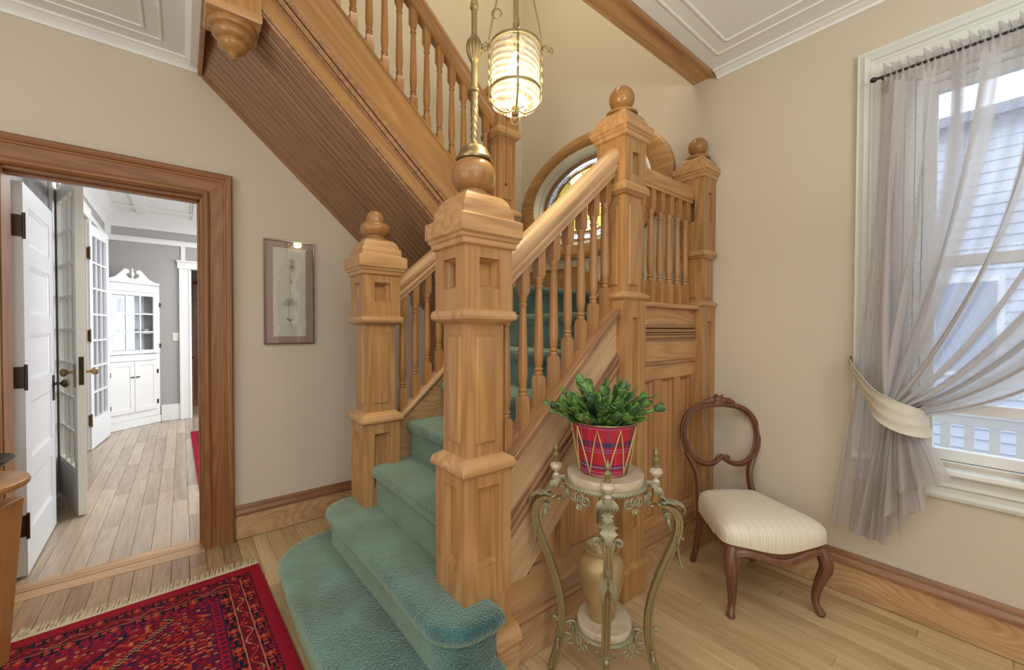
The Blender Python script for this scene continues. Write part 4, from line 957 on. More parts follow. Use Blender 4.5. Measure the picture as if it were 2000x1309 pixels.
# china on the shelves
M['china'] = paint('white_china', S(226, 226, 230), 0.2, var=.02)
M['china_b'] = paint('blue_rimmed_china', S(150, 160, 190), 0.2)
def inlocal(x, y, z): return (-.775+x*math.cos(ca)-y*math.sin(ca), 7.262+x*math.sin(ca)+y*math.cos(ca), z)
for i, x in enumerate((.26, .36, .46, .56)):
    L_ = inlocal(x, .07, 1.2785)
    t = thing('china_cup', ['white china cup at the left end of the middle cabinet shelf', 'white china cup second from the left on the middle cabinet shelf', 'white china cup second from the right on the middle cabinet shelf', 'white china cup at the right end of the middle cabinet shelf'][i], 'cup', L_, 0, 'china cups on the middle cabinet shelf')
    MB().lathe([(.022, 0), (.024, .006), (.034, .03), (.040, .055), (.038, .055), (.032, .03), (.02, .008), (.001, .008)], (0, 0, 0), 18, cap=False).build('bowl', M['china'], t, smooth=True, local=True)
    MB().tube([(.036, 0, .045), (.055, 0, .042), (.056, 0, .025), (.036, 0, .02)], .004, 6).build('handle', M['china_b'], t, smooth=True, local=True)
L_ = inlocal(.30, .07, 1.5585)
t = thing('glass_pitcher', 'clear glass pitcher on the upper shelf of the china cabinet', 'pitcher', L_)
MB().lathe([(.035, 0), (.045, .01), (.052, .06), (.042, .12), (.036, .15), (.042, .18), (.040, .18), (.034, .15), (.040, .12), (.049, .06), (.042, .014), (.001, .012)], (0, 0, 0), 20, cap=False).build('body', M['china'], t, smooth=True, local=True)
MB().tube(cr([(.04, 0, .165), (.085, 0, .15), (.09, 0, .09), (.052, 0, .06)], 4), .006, 8).build('handle', M['china'], t, smooth=True, local=True)
# light switch
t = thing('light_switch', 'cream light switch plate on the grey dining room wall', 'light switch', (-.075, DY1, 1.22))
MB().box(-.11, -.04, DY1-.008, DY1-.001, 1.16, 1.28).build('plate', M['cream'], t, bevel=.003)
MB().box(-.095, -.085, DY1-.016, DY1-.008, 1.205, 1.235).box(-.065, -.055, DY1-.016, DY1-.008, 1.205, 1.235).build('toggle', M['cream'], t)
# brown display cabinet seen through the far doorway
t = thing('display_cabinet', 'brown wooden display cabinet with glass shelves seen through the far doorway', 'cabinet', (.62, 9.2, 0))
bx0, bx1 = .12, 1.12
MB().box(bx0, bx0+.04, 9.0, 9.4, .10, 2.15).box(bx1-.04, bx1, 9.0, 9.4, .10, 2.15).box(bx0, bx1, 9.37, 9.4, .10, 2.15).box(bx0-.02, bx1+.02, 8.98, 9.42, 2.15, 2.2).box(bx0, bx1, 9.0, 9.4, .002, .1).box(bx0, bx1, 9.0, 9.37, .82, .85).build('body', M['casing_z'], t, bevel=.003)
MB().box(bx0+.04, bx1-.04, 8.998, 9.37, .10, .82).build('lower_door', M['walnut'], t, bevel=.003)
for z in (1.15, 1.5, 1.85): MB().box(bx0+.04, bx1-.04, 9.03, 9.37, z, z+.012).build('shelf', M['black_iron'], t)
MB().box(bx0+.04, bx1-.04, 9.015, 9.02, .86, 2.14).build('pane', M['glass_c'], t)

# ================================================================== RUGS
def rug(name, label, loc, rot, W, Lg, seed, cell=.0045, fringe=True):
    t = thing(name, label, 'rug', loc, rot, 'red patterned rugs')
    rnd = random.Random(seed)
    nx, ny = int(W/cell), int(Lg/cell)
    RED, DRK, BLK, ORG, TAN, NAV = S(142, 24, 42)[:3], S(98, 22, 38)[:3], S(26, 26, 36)[:3], S(164, 54, 42)[:3], S(160, 112, 80)[:3], S(66, 26, 54)[:3]
    CR = S(124, 24, 38)[:3]
    def motif(u, v):   # small repeated H shapes inside a guard band; u along, v across 0..1
        p_ = (u*1.0) % 1.0; q = int(u) % 3
        if q == 0: return BLK if (.15 < p_ < .85 and (v < .3 or v > .7 or .4 < p_ < .6)) else (ORG if .2 < v < .8 else CR)
        if q == 1: return BLK if abs(p_-.5)*2+abs(v-.5)*2 > .95 and .08 < v < .92 else (TAN if abs(p_-.5)+abs(v-.5) < .16 else ORG)
        return BLK if (p_ < .18 or p_ > .82 or (abs(v-.5) < .14 and abs(p_-.5) < .3)) else CR
    cols = []
    for j in range(ny):
        y = (j+.5)*cell
        for i in range(nx):
            x = (i+.5)*cell
            dx_ = min(x, W-x); dy_ = min(y, Lg-y)
            d = min(dx_, dy_); al = y if dx_ < dy_ else x
            c = CR
            if d < .052: c = RED
            elif d < .058: c = BLK if int(al/.012) % 2 else CR
            elif d < .064: c = CR
            elif d < .100: c = motif(al/.042, (d-.064)/.036)
            elif d < .104: c = TAN
            elif d < .155:
                w_ = math.sin(al*2*PI/.13); tt = (d-.1295)/.0215
                if abs(tt-w_*.75) < .14: c = TAN if int(al/.13) % 2 else ORG
                elif abs(abs((al/.065) % 1-.5)-0.0) < .10 and abs(tt) < .25: c = ORG
                else: c = DRK
            elif d < .159: c = TAN
            elif d < .200: c = motif(al/.046+.5, (d-.159)/.041)
            elif d < .206: c = NAV
            elif d < .238: c = NAV if (int(al/.016) % 2 == 0 and .212 < d < .232) else RED
            elif d < .243: c = NAV
            else:
                # field: rows of stepped medallions
                cx_, cy_ = W/2, Lg/2
                X_, Y_ = abs(x-cx_), abs(y-cy_)
                Yp = abs(((y-cy_+.39) % .78)-.39); r_ = Yp/.36+X_/.34
                qx, qy = math.floor(X_/.012), math.floor(Yp/.009); rq = qy*.009/.36+qx*.012/.34
                h_ = ((qx*73856093) ^ (qy*19349663)) % 100
                if .92 < rq < 1.02: c = BLK if (qx+qy) % 2 else TAN
                elif .50 < rq < .58: c = BLK if (qx+qy) % 2 else NAV
                elif rq < .50: c = (TAN if h_ < 7 else (NAV if h_ < 18 else (ORG if h_ < 26 else CR)))
                elif rq < .92: c = (ORG if h_ < 30 else (DRK if h_ < 48 else (TAN if h_ < 55 else CR)))
                else: c = (ORG if h_ < 20 else (NAV if h_ < 44 else (TAN if h_ < 52 else (DRK if h_ < 74 else CR))))
            k = .86+.28*rnd.random()
            cols.append((min(1, c[0]*k), min(1, c[1]*k), min(1, c[2]*k), 1))
    me = bpy.data.meshes.new('pile')
    vs = [(-W/2+i*cell, -Lg/2+j*cell, .011) for j in range(ny+1) for i in range(nx+1)]
    fs = [(j*(nx+1)+i, j*(nx+1)+i+1, (j+1)*(nx+1)+i+1, (j+1)*(nx+1)+i) for j in range(ny) for i in range(nx)]
    me.from_pydata(vs, [], fs)
    at = me.color_attributes.new('Col', 'FLOAT_COLOR', 'CORNER')
    flat = []
    for c in cols: flat += list(c)*4
    at.data.foreach_set('color', flat)
    me.materials.append(M['rug']); o = bpy.data.objects.new('pile', me); C.objects.link(o); o.parent = t
    MB().box(-W/2-.002, W/2+.002, -Lg/2-.002, Lg/2+.002, .001, .0105).build('backing', M['rug_edge'], t, local=True)
    if fringe:
        fr = MB(); 
        for e in (1, -1):
            x = -W/2
            while x < W/2:
                y0 = e*Lg/2; l = .085+.03*rnd.random(); dx_ = .012*rnd.uniform(-1, 1)+.010
                fr.tube([(x, y0-e*.002, .008), (x+dx_*.3, y0+e*l*.4, .007+.003*rnd.random()), (x+dx_, y0+e*l, .003)], [.0028, .0024, .0016], 4); x += .0046
                if rnd.random() < .5:
                    fr.tube([(x, y0+e*.008, .009), (x-.009, y0+e*.02, .008), (x+.004, y0+e*.033, .006)], .0018, 4)
        fr.build('fringe', M['fringe'], t, local=True, kind='stuff')
        MB().box(-W/2, W/2, Lg/2, Lg/2+.030, .001, .0075).box(-W/2, W/2, -Lg/2-.030, -Lg/2, .001, .0075).build('knotted_band', M['fringe_b'], t, local=True)
    return t
M['rug'] = vcol('woven_rug', .9, .5, 500, .1); M['rug_edge'] = paint('rug_backing', S(120, 22, 38), .9); M['fringe'] = paint('cotton_fringe', S(206, 190, 158), .9, var=.1); M['fringe_b'] = paint('knotted_cotton', S(186, 168, 136), .95, 1.0, 160, .25, vscale=90)
rr = math.radians(2.6)
RW, RL = 1.45, 2.1
c0 = Vector((.313, 2.666)); ux = Vector((math.cos(rr), math.sin(rr))); uy = Vector((-math.sin(rr), math.cos(rr)))
# right edge leans: axis of the rug
ux = Vector((math.cos(.0-.0), 0)).normalized() if 0 else Vector((math.cos(rr), -0.0+math.sin(rr)*0)).normalized()
ctr = c0-Vector((1, 0))*(RW/2)+Vector((.049, -1.0)).normalized()*(RL/2)
rug('persian_rug', 'red patterned Persian rug with a cream fringe on the hall floor beside the steps', (ctr.x-.0, ctr.y, 0), math.radians(2.0)*1, RW, RL, 3)
rug('persian_rug', 'red patterned rug on the dining room floor beyond the doorway', (.80, 5.46, 0), math.radians(0.6), 1.42, 2.44, 5, .012, False)

# ================================================================== OUTSIDE
M['siding'] = paint('pale_blue_siding', S(206, 214, 228), 0.6, var=.03); M['rail_w'] = paint('white_porch_rail', S(240, 242, 246), 0.5); M['roof'] = paint('grey_shingle_roof', S(150, 158, 172), 0.8, .3, 20)
M['grass'] = paint('garden_ground', S(96, 100, 92), 0.9, .3, 8, .3); M['deck'] = paint('porch_boards', S(150, 154, 162), 0.6); M['dark_win'] = paint('neighbour_window', S(160, 172, 194), 0.3)
gr = MB().box(WX+.3, 30, -20, 20, -1.0, -.9).build('ground', M['grass'], None); gr['kind'] = 'structure'
hs = thing('house', 'neighbouring house with pale blue clapboards seen through the window', 'house', (8, 0, -.9))
hy0, hy1 = -9, 3.9
for k in range(37):
    z = -.9+.13*k
    MB().prism([(7.6, z), (7.575, z), (7.59, z+.13), (7.6, z+.13)], 'y', hy0, hy1).build('clapboard', M['siding'], hs)
MB().box(7.6, 12, hy0, hy1, -.9, 3.92).build('wall', M['siding'], hs)
MB().prism([(7.35, 3.86), (12.4, 5.5), (12.4, 5.6), (7.35, 3.98)], 'y', hy0-.3, hy1+.3).build('roof', M['roof'], hs)
for y in (.52, -2.6):
    fr_ = MB().box(7.54, 7.60, y-.45, y+.45, .78, 2.0).build('window', M['rail_w'], hs); MB().box(7.53, 7.545, y-.39, y+.39, .84, 1.94).build('pane', M['dark_win'], fr_)
pr_ = thing('porch_railing', 'white porch railing with square balusters outside the window', 'railing', (3.9, 0, -.1))
def py(z): return 3.9
MB().box(3.86, 3.94, -3.5, 2.5, .80, .86).box(3.875, 3.925, -3.5, 2.5, .74, .80).build('top_rail', M['rail_w'], pr_, bevel=.005)
MB().box(3.87, 3.93, -3.5, 2.5, .28, .36).build('bottom_rail', M['rail_w'], pr_, bevel=.005)
bb = None
for k in range(56):
    y = -3.4+.105*k
    if bb is None: bb = MB().box(-.02, .02, -.022, .022, 0, .40).build('baluster', M['rail_w'], pr_, local=True); o = bb
    else: o = dup(bb, pr_)
    o.location = (0, y, .35+.1)
for y in (-3.5, 2.5): MB().box(3.85, 3.95, y-.05, y+.05, -.02, .95).build('post', M['rail_w'], pr_)
dk = thing('porch_deck', 'grey board porch deck outside the window', 'deck', (3.4, 0, -.1))
MB().box(WX+.16, 4.1, -3.6, 2.6, -.16, -.04).build('deck_frame', M['deck'], dk)
for y in (-3.5, 2.5): MB().box(3.9, 4.02, y-.06, y+.06, -.9, -.16).build('post', M['deck'], dk)

# ================================================================== CURTAIN
rod = thing('curtain_rod', 'thin black curtain rod with a pointed end across the window head', 'curtain rod', (2.53, -.2, 2.52))
MB().tube([(2.53, .42, 2.522), (2.53, -.98, 2.522)], .006, 8).build('rod', M['black_iron'], rod, smooth=True)
MB().lathe([(.001, 0), (.010, .006), (.013, .016), (.009, .024), (.006, .028)], (0, 0, 0), 12).build('finial', M['black_iron'], rod, smooth=True, local=True)
f_ = [o for o in rod.children if o.name.startswith('finial')][0]; f_.rotation_euler = (math.radians(90), 0, 0); f_.location = (0, .645, .002)
MB().box(2.522, WX-.014, .395, .403, 2.512, 2.52).box(WX-.022, WX-.014, .385, .415, 2.48, 2.54).build('bracket', M['black_iron'], rod)
cu = thing('curtain', 'sheer taupe curtain gathered on the rod and tied back to the left of the window', 'curtain', (2.5, .1, 2.5))
KX, KY, KZ = 2.47, .335, 1.0
def curtain_panel():
    NU, NV = 300, 70
    rndc = random.Random(11)
    ph = [rndc.uniform(0, 6.28) for _ in range(6)]
    vs = []; fs = []
    top_y0, top_y1 = .405, -.80
    for j in range(NV+1):
        v = j/NV
        for i in range(NU+1):
            u = i/NU
            # ease of gathering towards the knot
            yt = lerp(top_y0, top_y1, u)
            P0 = Vector((yt, 2.525)); P3 = Vector((KY-.05*(u-.5)+.0, KZ+.05*(.5-u)))
            sag = u**1.1
            P1 = Vector((yt+.02*(1-u)-.02*u, lerp(1.9, 1.75, u))); P2 = Vector((lerp(KY+.06, -.16, sag), lerp(1.45, .985, sag**.7)))
            a = (1-v)**3; b = 3*(1-v)**2*v; c = 3*(1-v)*v*v; d_ = v**3
            y, z = P0*a+P1*b+P2*c+P3*d_
            amp = lerp(.022, .040, min(1, v*1.6))*(1-v**6*.6)
            f1 = math.sin(2*PI*9*u+ph[0]+.7*math.sin(3*v+ph[1])+1.4*math.sin(2*PI*1.7*u+ph[2])); f2 = math.sin(2*PI*21*u+ph[3]+2.0*v+math.sin(2*PI*3*u)); f3 = math.sin(2*PI*5*u+ph[4]+v*2)
            x = 2.53+amp*(f1*.8+f2*.35*(1-v*.5)+f3*.4)+(KX-2.53)*v**2
            fold = .75*amp*math.cos(2*PI*9*u+ph[0]+.7*math.sin(3*v+ph[1])+1.4*math.sin(2*PI*1.7*u+ph[2]))*min(1, 4*v)
            if v < .02: x = 2.53+.010*math.sin(2*PI*60*u)
            y += fold
            vs.append((x, y, z))
    for j in range(NV):
        for i in range(NU):
            a = j*(NU+1)+i; fs.append((a, a+1, a+NU+2, a+NU+1))
    hp = MB().add(vs, fs).build('hanging_panel', M['sheer'], cu, smooth=True)
    ca_ = hp.data.color_attributes.new('Col', 'FLOAT_COLOR', 'POINT'); dl = []
    for j in range(NV+1):
        v = j/NV
        for i in range(NU+1):
            u = i/NU; q = math.sin(2*PI*11*u+.9*math.sin(2.2*v+ph[1])+1.6*math.sin(2*PI*2.3*u+ph[5])); q2 = math.sin(2*PI*27*u+2*math.sin(2*PI*4*u)+v)
            dn = -.16+.50*max(0, min(1, (q+.15)*2.2))+.10*max(0, q2)+.25*max(0, (v-.82)/.18); dl += [dn, dn, dn, 1]
    ca_.data.foreach_set('color', dl)
    # ruffled heading above the rod
    vs = []; fs = []
    n = 420
    for j in range(4):
        for i in range(n+1):
            u = i/n; h_ = [0, .014, .030, .046][j]+(.010*math.sin(u*173)+.006*math.sin(u*61) if j == 3 else 0)
            vs.append((2.53+(.010+.005*j)*math.sin(2*PI*46*u+j*.4)+.004*math.sin(2*PI*113*u), lerp(top_y0, top_y1, u)+.006*math.sin(2*PI*46*u+1+j), 2.518+h_))
    for j in range(3):
        for i in range(n): a = j*(n+1)+i; fs.append((a, a+1, a+n+2, a+n+1))
    MB().add(vs, fs).build('ruffled_heading', M['sheer'], cu, smooth=True)
    # outer fall: fabric that drops almost straight from rod to hem at the left, behind the tie
    def fall(yt, yb, zb, x0, nf, amp, name, knot=True, y_mid=None, flare=1.0, seed=1):
        NU, NV = 90, 50; vs = []; fs = []
        rn = random.Random(seed); p1, p2 = rn.uniform(0, 6), rn.uniform(0, 6)
        for j in range(NV+1):
            v = j/NV
            for i in range(NU+1):
                u = i/NU
                y, z = yt(u, v), zb(u, v)
                a_ = amp*(.35+.65*v)
                x = x0(v)+a_*math.sin(2*PI*nf*u+p1+.5*math.sin(4*v+p2))+a_*.4*math.sin(2*PI*nf*2.3*u+p2)
                vs.append((x, y+.3*a_*math.cos(2*PI*nf*u+p1), z))
        for j in range(NV):
            for i in range(NU): a = j*(NU+1)+i; fs.append((a, a+1, a+NU+2, a+NU+1))
        MB().add(vs, fs).build(name, M['sheer2'] if name == 'cascading_tail' else M['sheer'], cu, smooth=True)
    # behind layer from mid height to hem
    fall(lambda u, v: lerp(lerp(.405, .33, u), lerp(.575, .38, u), v**1.5), None, lambda u, v: lerp(2.51, lerp(.385, .345, u), v), lambda v: lerp(2.545, 2.535, v), 3.2, .016, 'outer_fall', seed=3)
    # tail under the knot, cascading hem
    def tz(u, v):
        hem = .36 if u < .35 else (.36+.05*((u-.35)/.12) if u < .47 else (.41+.10*math.floor((u-.47)/.13)+.03*math.sin((u-.47)*30)))
        return lerp(KZ, min(hem, .80), v)
    fall(lambda u, v: lerp(KY+.02-.04*u, lerp(.47, .19, u), v**.8), None, tz, lambda v: KX+.01+.02*v, 5.3, .034, 'cascading_tail', seed=5)
    fall(lambda u, v: lerp(KY-.01-.03*u, lerp(.33, .155, u), v**.7), None, lambda u, v: lerp(KZ-.02, lerp(.62, .73, u), v), lambda v: KX-.03+.0*v, 3.1, .022, 'cascading_tail', seed=8)
    fall(lambda u, v: lerp(KY-.0-.02*u, lerp(.37, .22, u), v**.7), None, lambda u, v: lerp(KZ-.02, lerp(.50, .58, u), v), lambda v: KX-.015+.0*v, 2.6, .02, 'cascading_tail', seed=9)
curtain_panel()
tb = thing('curtain_tieback', 'taupe cloth tieback band hooked to the wall beside the window casing', 'tieback', (2.55, .4, 1.1))
M['tie'] = paint('tieback_cloth', S(206, 200, 186), .8, .2, 200)
hk = Vector((WX-.012, .52, 1.20))
L_ = cr([hk, (2.56, .497, 1.165), (2.47, .445, 1.10), (2.405, .385, 1.03), (2.385, .325, .985), (2.40, .268, .962), (2.45, .235, .955), (2.52, .245, .975), (2.58, .33, 1.05), (2.61, .44, 1.13), hk+Vector((0, -.01, -.02))], 6)
n = len(L_); vs = []; fs = []
for i, p_ in enumerate(L_):
    k = i/(n-1); w_ = .018+.044*math.sin(PI*min(1, k*1.0))**.6
    T = (L_[min(i+1, n-1)]-L_[max(i-1, 0)]).normalized(); upv = Vector((0, .25, 1)); upv = (upv-T*upv.dot(T)).normalized(); out = T.cross(upv)*.003
    nb = 9
    for side_ in (1, -1):
        for q in (range(nb) if side_ == 1 else range(nb-1, -1, -1)):
            f__ = 1-2*q/(nb-1); vs.append(p_+upv*w_*f__+T.cross(upv)*(.0015*side_+.006*(1-f__*f__)+.0035*math.sin(q*2.1+i*.12)))
for i in range(n-1):
    for k in range(18): l = (k+1) % 18; fs.append((i*18+k, i*18+l, (i+1)*18+l, (i+1)*18+k))
MB().add(vs, fs).build('band', M['tie'], tb, smooth=True)
MB().tube([hk+Vector((.011, 0, .012)), hk+Vector((-.012, 0, .012)), hk+Vector((-.02, 0, .0)), hk+Vector((-.012, 0, -.012))], .004, 8).build('hook', M['brass'], tb, smooth=True)
t = tag(MB().lathe([(.001, 0), (.018, .004), (.026, .018), (.024, .034), (.012, .046), (.001, .048)], (2.605, -.062, .7425), 20).build('glass_ornament', paint('purple_glass', S(88, 40, 150), .15), None, smooth=True), 'small purple glass ornament at the right end of the window sill', 'ornament')

# ================================================================== NEWEL LAMP
nl = thing('newel_lamp', 'antique brass newel lamp whose ribbed glass lantern hangs from the stem on the front newel', 'lamp', (NX, NY, 1.985))
LAX, LAY = NX, NY-.004
zb0 = 1.9945
MB().lathe([(.068, zb0-.012), (.070, zb0-.004), (.066, zb0+.002), (.062, zb0+.008), (.060, zb0+.014), (.054, zb0+.028), (.042, zb0+.042), (.026, zb0+.052), (.016, zb0+.058), (.013, zb0+.064)], (LAX, LAY, 0), 32).build('base_dome', M['brass'], nl, smooth=True)
# twisted stem
vs = []; fs = []; NV, NU = 60, 24
for j in range(NV+1):
    z = lerp(2.055, 2.25, j/NV)
    for i in range(NU):
        a = 2*PI*i/NU; r = .0125+.0022*math.cos(3*(a+j/NV*2*PI*2.2)); vs.append((LAX+r*math.cos(a), LAY+r*math.sin(a), z))
for j in range(NV):
    for i in range(NU): k = (i+1) % NU; fs.append((j*NU+i, j*NU+k, (j+1)*NU+k, (j+1)*NU+i))
MB().add(vs, fs).build('twisted_stem', M['brass'], nl, smooth=True)
MB().lathe([(.012, 2.245), (.018, 2.249), (.018, 2.258), (.012, 2.264), (.0115, 2.36)], (LAX, LAY, 0), 20).build('stem', M['brass_d'], nl, smooth=True)
vs = []; fs = []; NU = 48
prf = [(.012, 2.355), (.016, 2.362), (.018, 2.37), (.024, 2.385), (.028, 2.402), (.028, 2.42), (.024, 2.436), (.018, 2.446), (.015, 2.452), (.013, 2.458)]
for r, z in prf:
    for i in range(NU):
        a = 2*PI*i/NU; q = r*(1+(.09*math.cos(a*16) if r > .017 else 0)); vs.append((LAX+q*math.cos(a), LAY+q*math.sin(a), z))
for j in range(len(prf)-1):
    for i in range(NU): k = (i+1) % NU; fs.append((j*NU+i, j*NU+k, (j+1)*NU+k, (j+1)*NU+i))
MB().add(vs, fs).build('fluted_knob', M['brass'], nl, smooth=True)
MB().lathe([(.0105, 2.455), (.0105, 2.555), (.016, 2.56), (.016, 2.568), (.011, 2.572), (.014, 2.580), (.010, 2.590), (.0095, 2.88), (.014, 2.89), (.012, 2.91), (.001, 2.915)], (LAX, LAY, 0), 20).build('stem', M['brass_d'], nl, smooth=True)
gcx, gcy = .992, 1.207
def spiral(c, u, v, r0, turns, n=26, a0=0.0, grow=0.12):
    return [Vector(c)+Vector(u)*(r*math.cos(a))+Vector(v)*(r*math.sin(a)) for k in range(n+1) for a in [a0+turns*2*PI*k/n] for r in [r0*(1-(1-grow)*k/n)]]
dv = Vector((gcx-LAX, gcy-LAY, 0)).normalized(); up = Vector((0, 0, 1))
MB().tube(cr([(LAX, LAY, 2.86), Vector((LAX, LAY, 2.93))+dv*.03, Vector((LAX, LAY, 2.96))+dv*.09, Vector((gcx, gcy, 2.92)), Vector((gcx, gcy, 2.86))], 8), .007, 10).build('arm', M['brass_d'], nl, smooth=True)
ln = 'lantern'
GT, GB, GR = 2.418, 2.180, .090
# ribbed glass cylinder with rounded lower end
vs = []; fs = []; NU, NV = 72, 40
prf = [(GR, lerp(GT, GB+.03, j/28)) for j in range(29)]+[(GR*math.cos(a), GB+.03-.03*math.sin(a)) for a in [PI/2*k/10 for k in range(1, 8)]]
for j, (r, z) in enumerate(prf):
    for i in range(NU):
        a = 2*PI*i/NU; q = r*(1+.022*math.sin(22*(z-GB)/.25*PI+4.0*a)); vs.append((gcx+q*math.cos(a), gcy+q*math.sin(a), z))
for j in range(len(prf)-1):
    for i in range(NU): k = (i+1) % NU; fs.append((j*NU+i, j*NU+k, (j+1)*NU+k, (j+1)*NU+i))
def lampglass():
    m, nt, b = newmat('ribbed_lantern_glass'); L = nt.links; out = nt.nodes['Material Output']; nt.nodes.remove(b)
    tr = N(nt, 'ShaderNodeBsdfTransparent'); tr.inputs[0].default_value = (1, .98, .93, 1); gl = N(nt, 'ShaderNodeBsdfGlossy'); gl.inputs['Roughness'].default_value = .08
    tl = N(nt, 'ShaderNodeBsdfTranslucent'); tl.inputs[0].default_value = (1, .95, .85, 1)
    lw = N(nt, 'ShaderNodeLayerWeight'); lw.inputs[0].default_value = .55
    m1 = N(nt, 'ShaderNodeMixShader'); L.new(lw.outputs['Facing'], m1.inputs[0]); L.new(tr.outputs[0], m1.inputs[1]); L.new(gl.outputs[0], m1.inputs[2])
    m2 = N(nt, 'ShaderNodeMixShader'); at_ = N(nt, 'ShaderNodeAttribute', attribute_name='Col'); L.new(at_.outputs['Fac'], m2.inputs[0]); L.new(m1.outputs[0], m2.inputs[1]); L.new(tl.outputs[0], m2.inputs[2]); L.new(m2.outputs[0], out.inputs[0]); return m
lg = MB().add(vs, fs).build('lantern_glass', lampglass(), nl, smooth=True)
ca_ = lg.data.color_attributes.new('Col', 'FLOAT_COLOR', 'POINT')
for i_, v_ in enumerate(lg.data.vertices):
    a = 2*PI*(i_ % 72)/72; z = v_.co.z+base_of(nl).z; q = .02+.10*(.5+.5*math.sin(22*(z-GB)/.25*PI+4.0*a))**2; ca_.data[i_].color = (q, q, q, 1)
bulb = MB().lathe([(.001, 2.40), (.012, 2.396), (.014, 2.375), (.026, 2.35), (.031, 2.325), (.026, 2.30), (.012, 2.287), (.001, 2.284)][::-1], (gcx, gcy, 0), 20).build('bulb', emis('glowing_bulb', (1.0, .86, .6, 1), 7.0), nl, smooth=True)
# point light sits inside the bulb; keep the bulb from blocking it by putting the light just below
lf = MB()
def circ(r, z, n=48): return [(gcx+r*math.cos(2*PI*i/n), gcy+r*math.sin(2*PI*i/n), z) for i in range(n)]
def hoop(r, z, h, t_):
    prf = [(r, z), (r+t_, z), (r+t_, z+h), (r, z+h)]; vs = []; fs = []; NU = 48
    for q, zz in prf:
        for i in range(NU): a = 2*PI*i/NU; vs.append((gcx+q*math.cos(a), gcy+q*math.sin(a), zz))
    for j in range(4):
        for i in range(NU): k = (i+1) % NU; fs.append((j*NU+i, j*NU+k, ((j+1) % 4)*NU+k, ((j+1) % 4)*NU+i))
    return MB().add(vs, fs)
hoop(.0925, 2.412, .010, .004).build('hoop', M['brass_d'], nl); hoop(.0925, 2.246, .010, .004).build('hoop', M['brass_d'], nl)
base_a = math.atan2(-R3.y*0-F.y, -F.x)
for q in range(4):
    a = base_a+.08+q*PI/2; d_ = Vector((math.cos(a), math.sin(a), 0)); s_ = Vector((-math.sin(a), math.cos(a), 0)); c_ = Vector((gcx, gcy, 0))
    rs = .100
    # twisted flat strap
    vs = []; fs = []; n = 40
    for k in range(n+1):
        z = lerp(2.205, 2.445, k/n); tw = 0 if (z < 2.27 or z > 2.43) else (z-2.27)/.16*2*PI*2; p_ = c_+d_*rs+up*z; A_ = s_*math.cos(tw)+d_*math.sin(tw); B_ = d_*math.cos(tw)-s_*math.sin(tw)
        vs += [p_+A_*.005+B_*.001, p_-A_*.005+B_*.001, p_-A_*.005-B_*.001, p_+A_*.005-B_*.001]
    for k in range(n):
        for i in range(4): l = (i+1) % 4; fs.append((k*4+i, k*4+l, (k+1)*4+l, (k+1)*4+i))
    MB().add(vs, fs).build('twisted_strap', M['brass_d'], nl)
    # lower arm from the centre boss to the strap, with a small scroll
    pts = cr([c_+d_*.010+up*2.185, c_+d_*.035+up*2.172, c_+d_*.075+up*2.190, c_+d_*.100+up*2.222], 6)
    MB().tube(pts, .0035, 8).build('lower_arm', M['brass_d'], nl, smooth=True)
    MB().tube(spiral(c_+d_*.036+up*2.165, d_, up*-1, .013, 1.3, a0=PI), .0028, 6).build('scroll', M['brass_d'], nl, smooth=True)
    # top scroll and hanging rod
    if q % 2 == 1 or q == 0: MB().tube(cr([c_+d_*.098+up*2.41, c_+d_*.112+up*2.432]+spiral(c_+d_*.130+up*2.41, d_*-1, up, .016, 1.25, a0=.9), 3), .003, 6).build('scroll', M['brass_d'], nl, smooth=True)
    MB().tube(cr([c_+d_*.100+up*2.445, c_+d_*.085+up*2.53, c_+d_*.070+up*2.60, c_+d_*.05+up*2.74, c_+up*2.86], 6), .0032, 6).build('hanging_rod', M['brass_d'], nl, smooth=True)
# round loop on the left hanging rod
cl = Vector((gcx, gcy, 0))-Rt*.068
MB().tube(spiral(cl-Rt*.004+up*2.385*0+up*2.545, Rt, up, .019, 1.0, 24, grow=.9), .0028, 6).build('loop', M['brass_d'], nl, smooth=True)
MB().lathe([(.001, 2.16), (.012, 2.162), (.016, 2.172), (.010, 2.180), (.016, 2.190), (.012, 2.205), (.001, 2.21)], (gcx, gcy, 0), 16).build('boss', M['brass_d'], nl, smooth=True)
MB().tube([Vector((gcx, gcy, 2.143))+Rt*.016*math.cos(a)+up*.018*math.sin(a) for a in [2*PI*k/20 for k in range(20)]], .003, 6, closed=True).build('ring', M['brass_d'], nl, smooth=True)
MB().lathe([(.018, 2.462), (.030, 2.445), (.036, 2.436), (.037, 2.432), (.012, 2.434)], (gcx, gcy, 0), 24).build('top_cap', M['brass_d'], nl, smooth=True)
MB().lathe([(.008, 2.40), (.008, 2.51), (.004, 2.51), (.004, 2.86)], (gcx, gcy, 0), 12).build('socket', M['brass_d'], nl, smooth=True)
ch = MB(); cp = Vector((gcx, gcy, 0))-Rt*.034-F*.02
for k in range(60): ch.ball((cp.x, cp.y, 2.27-.0062*k), .0021, 6, 4)
ch.ball((cp.x, cp.y, 2.27-.0062*60-.003), .0048, 8, 6, 1.4); ch.build('pull_chain', M['bronze'], nl, smooth=True)
MB().tube(cr([Vector((LAX, LAY, 2.40))+dv*.020+up*.01]+spiral(Vector((LAX, LAY, 2.415))+dv*.043, dv, up, .015, 1.2, a0=PI*.9), 3), .003, 6).build('scroll', M['brass_d'], nl, smooth=True)
scene.objects.get('lantern_bulb_glow').location = (gcx, gcy, 2.27)

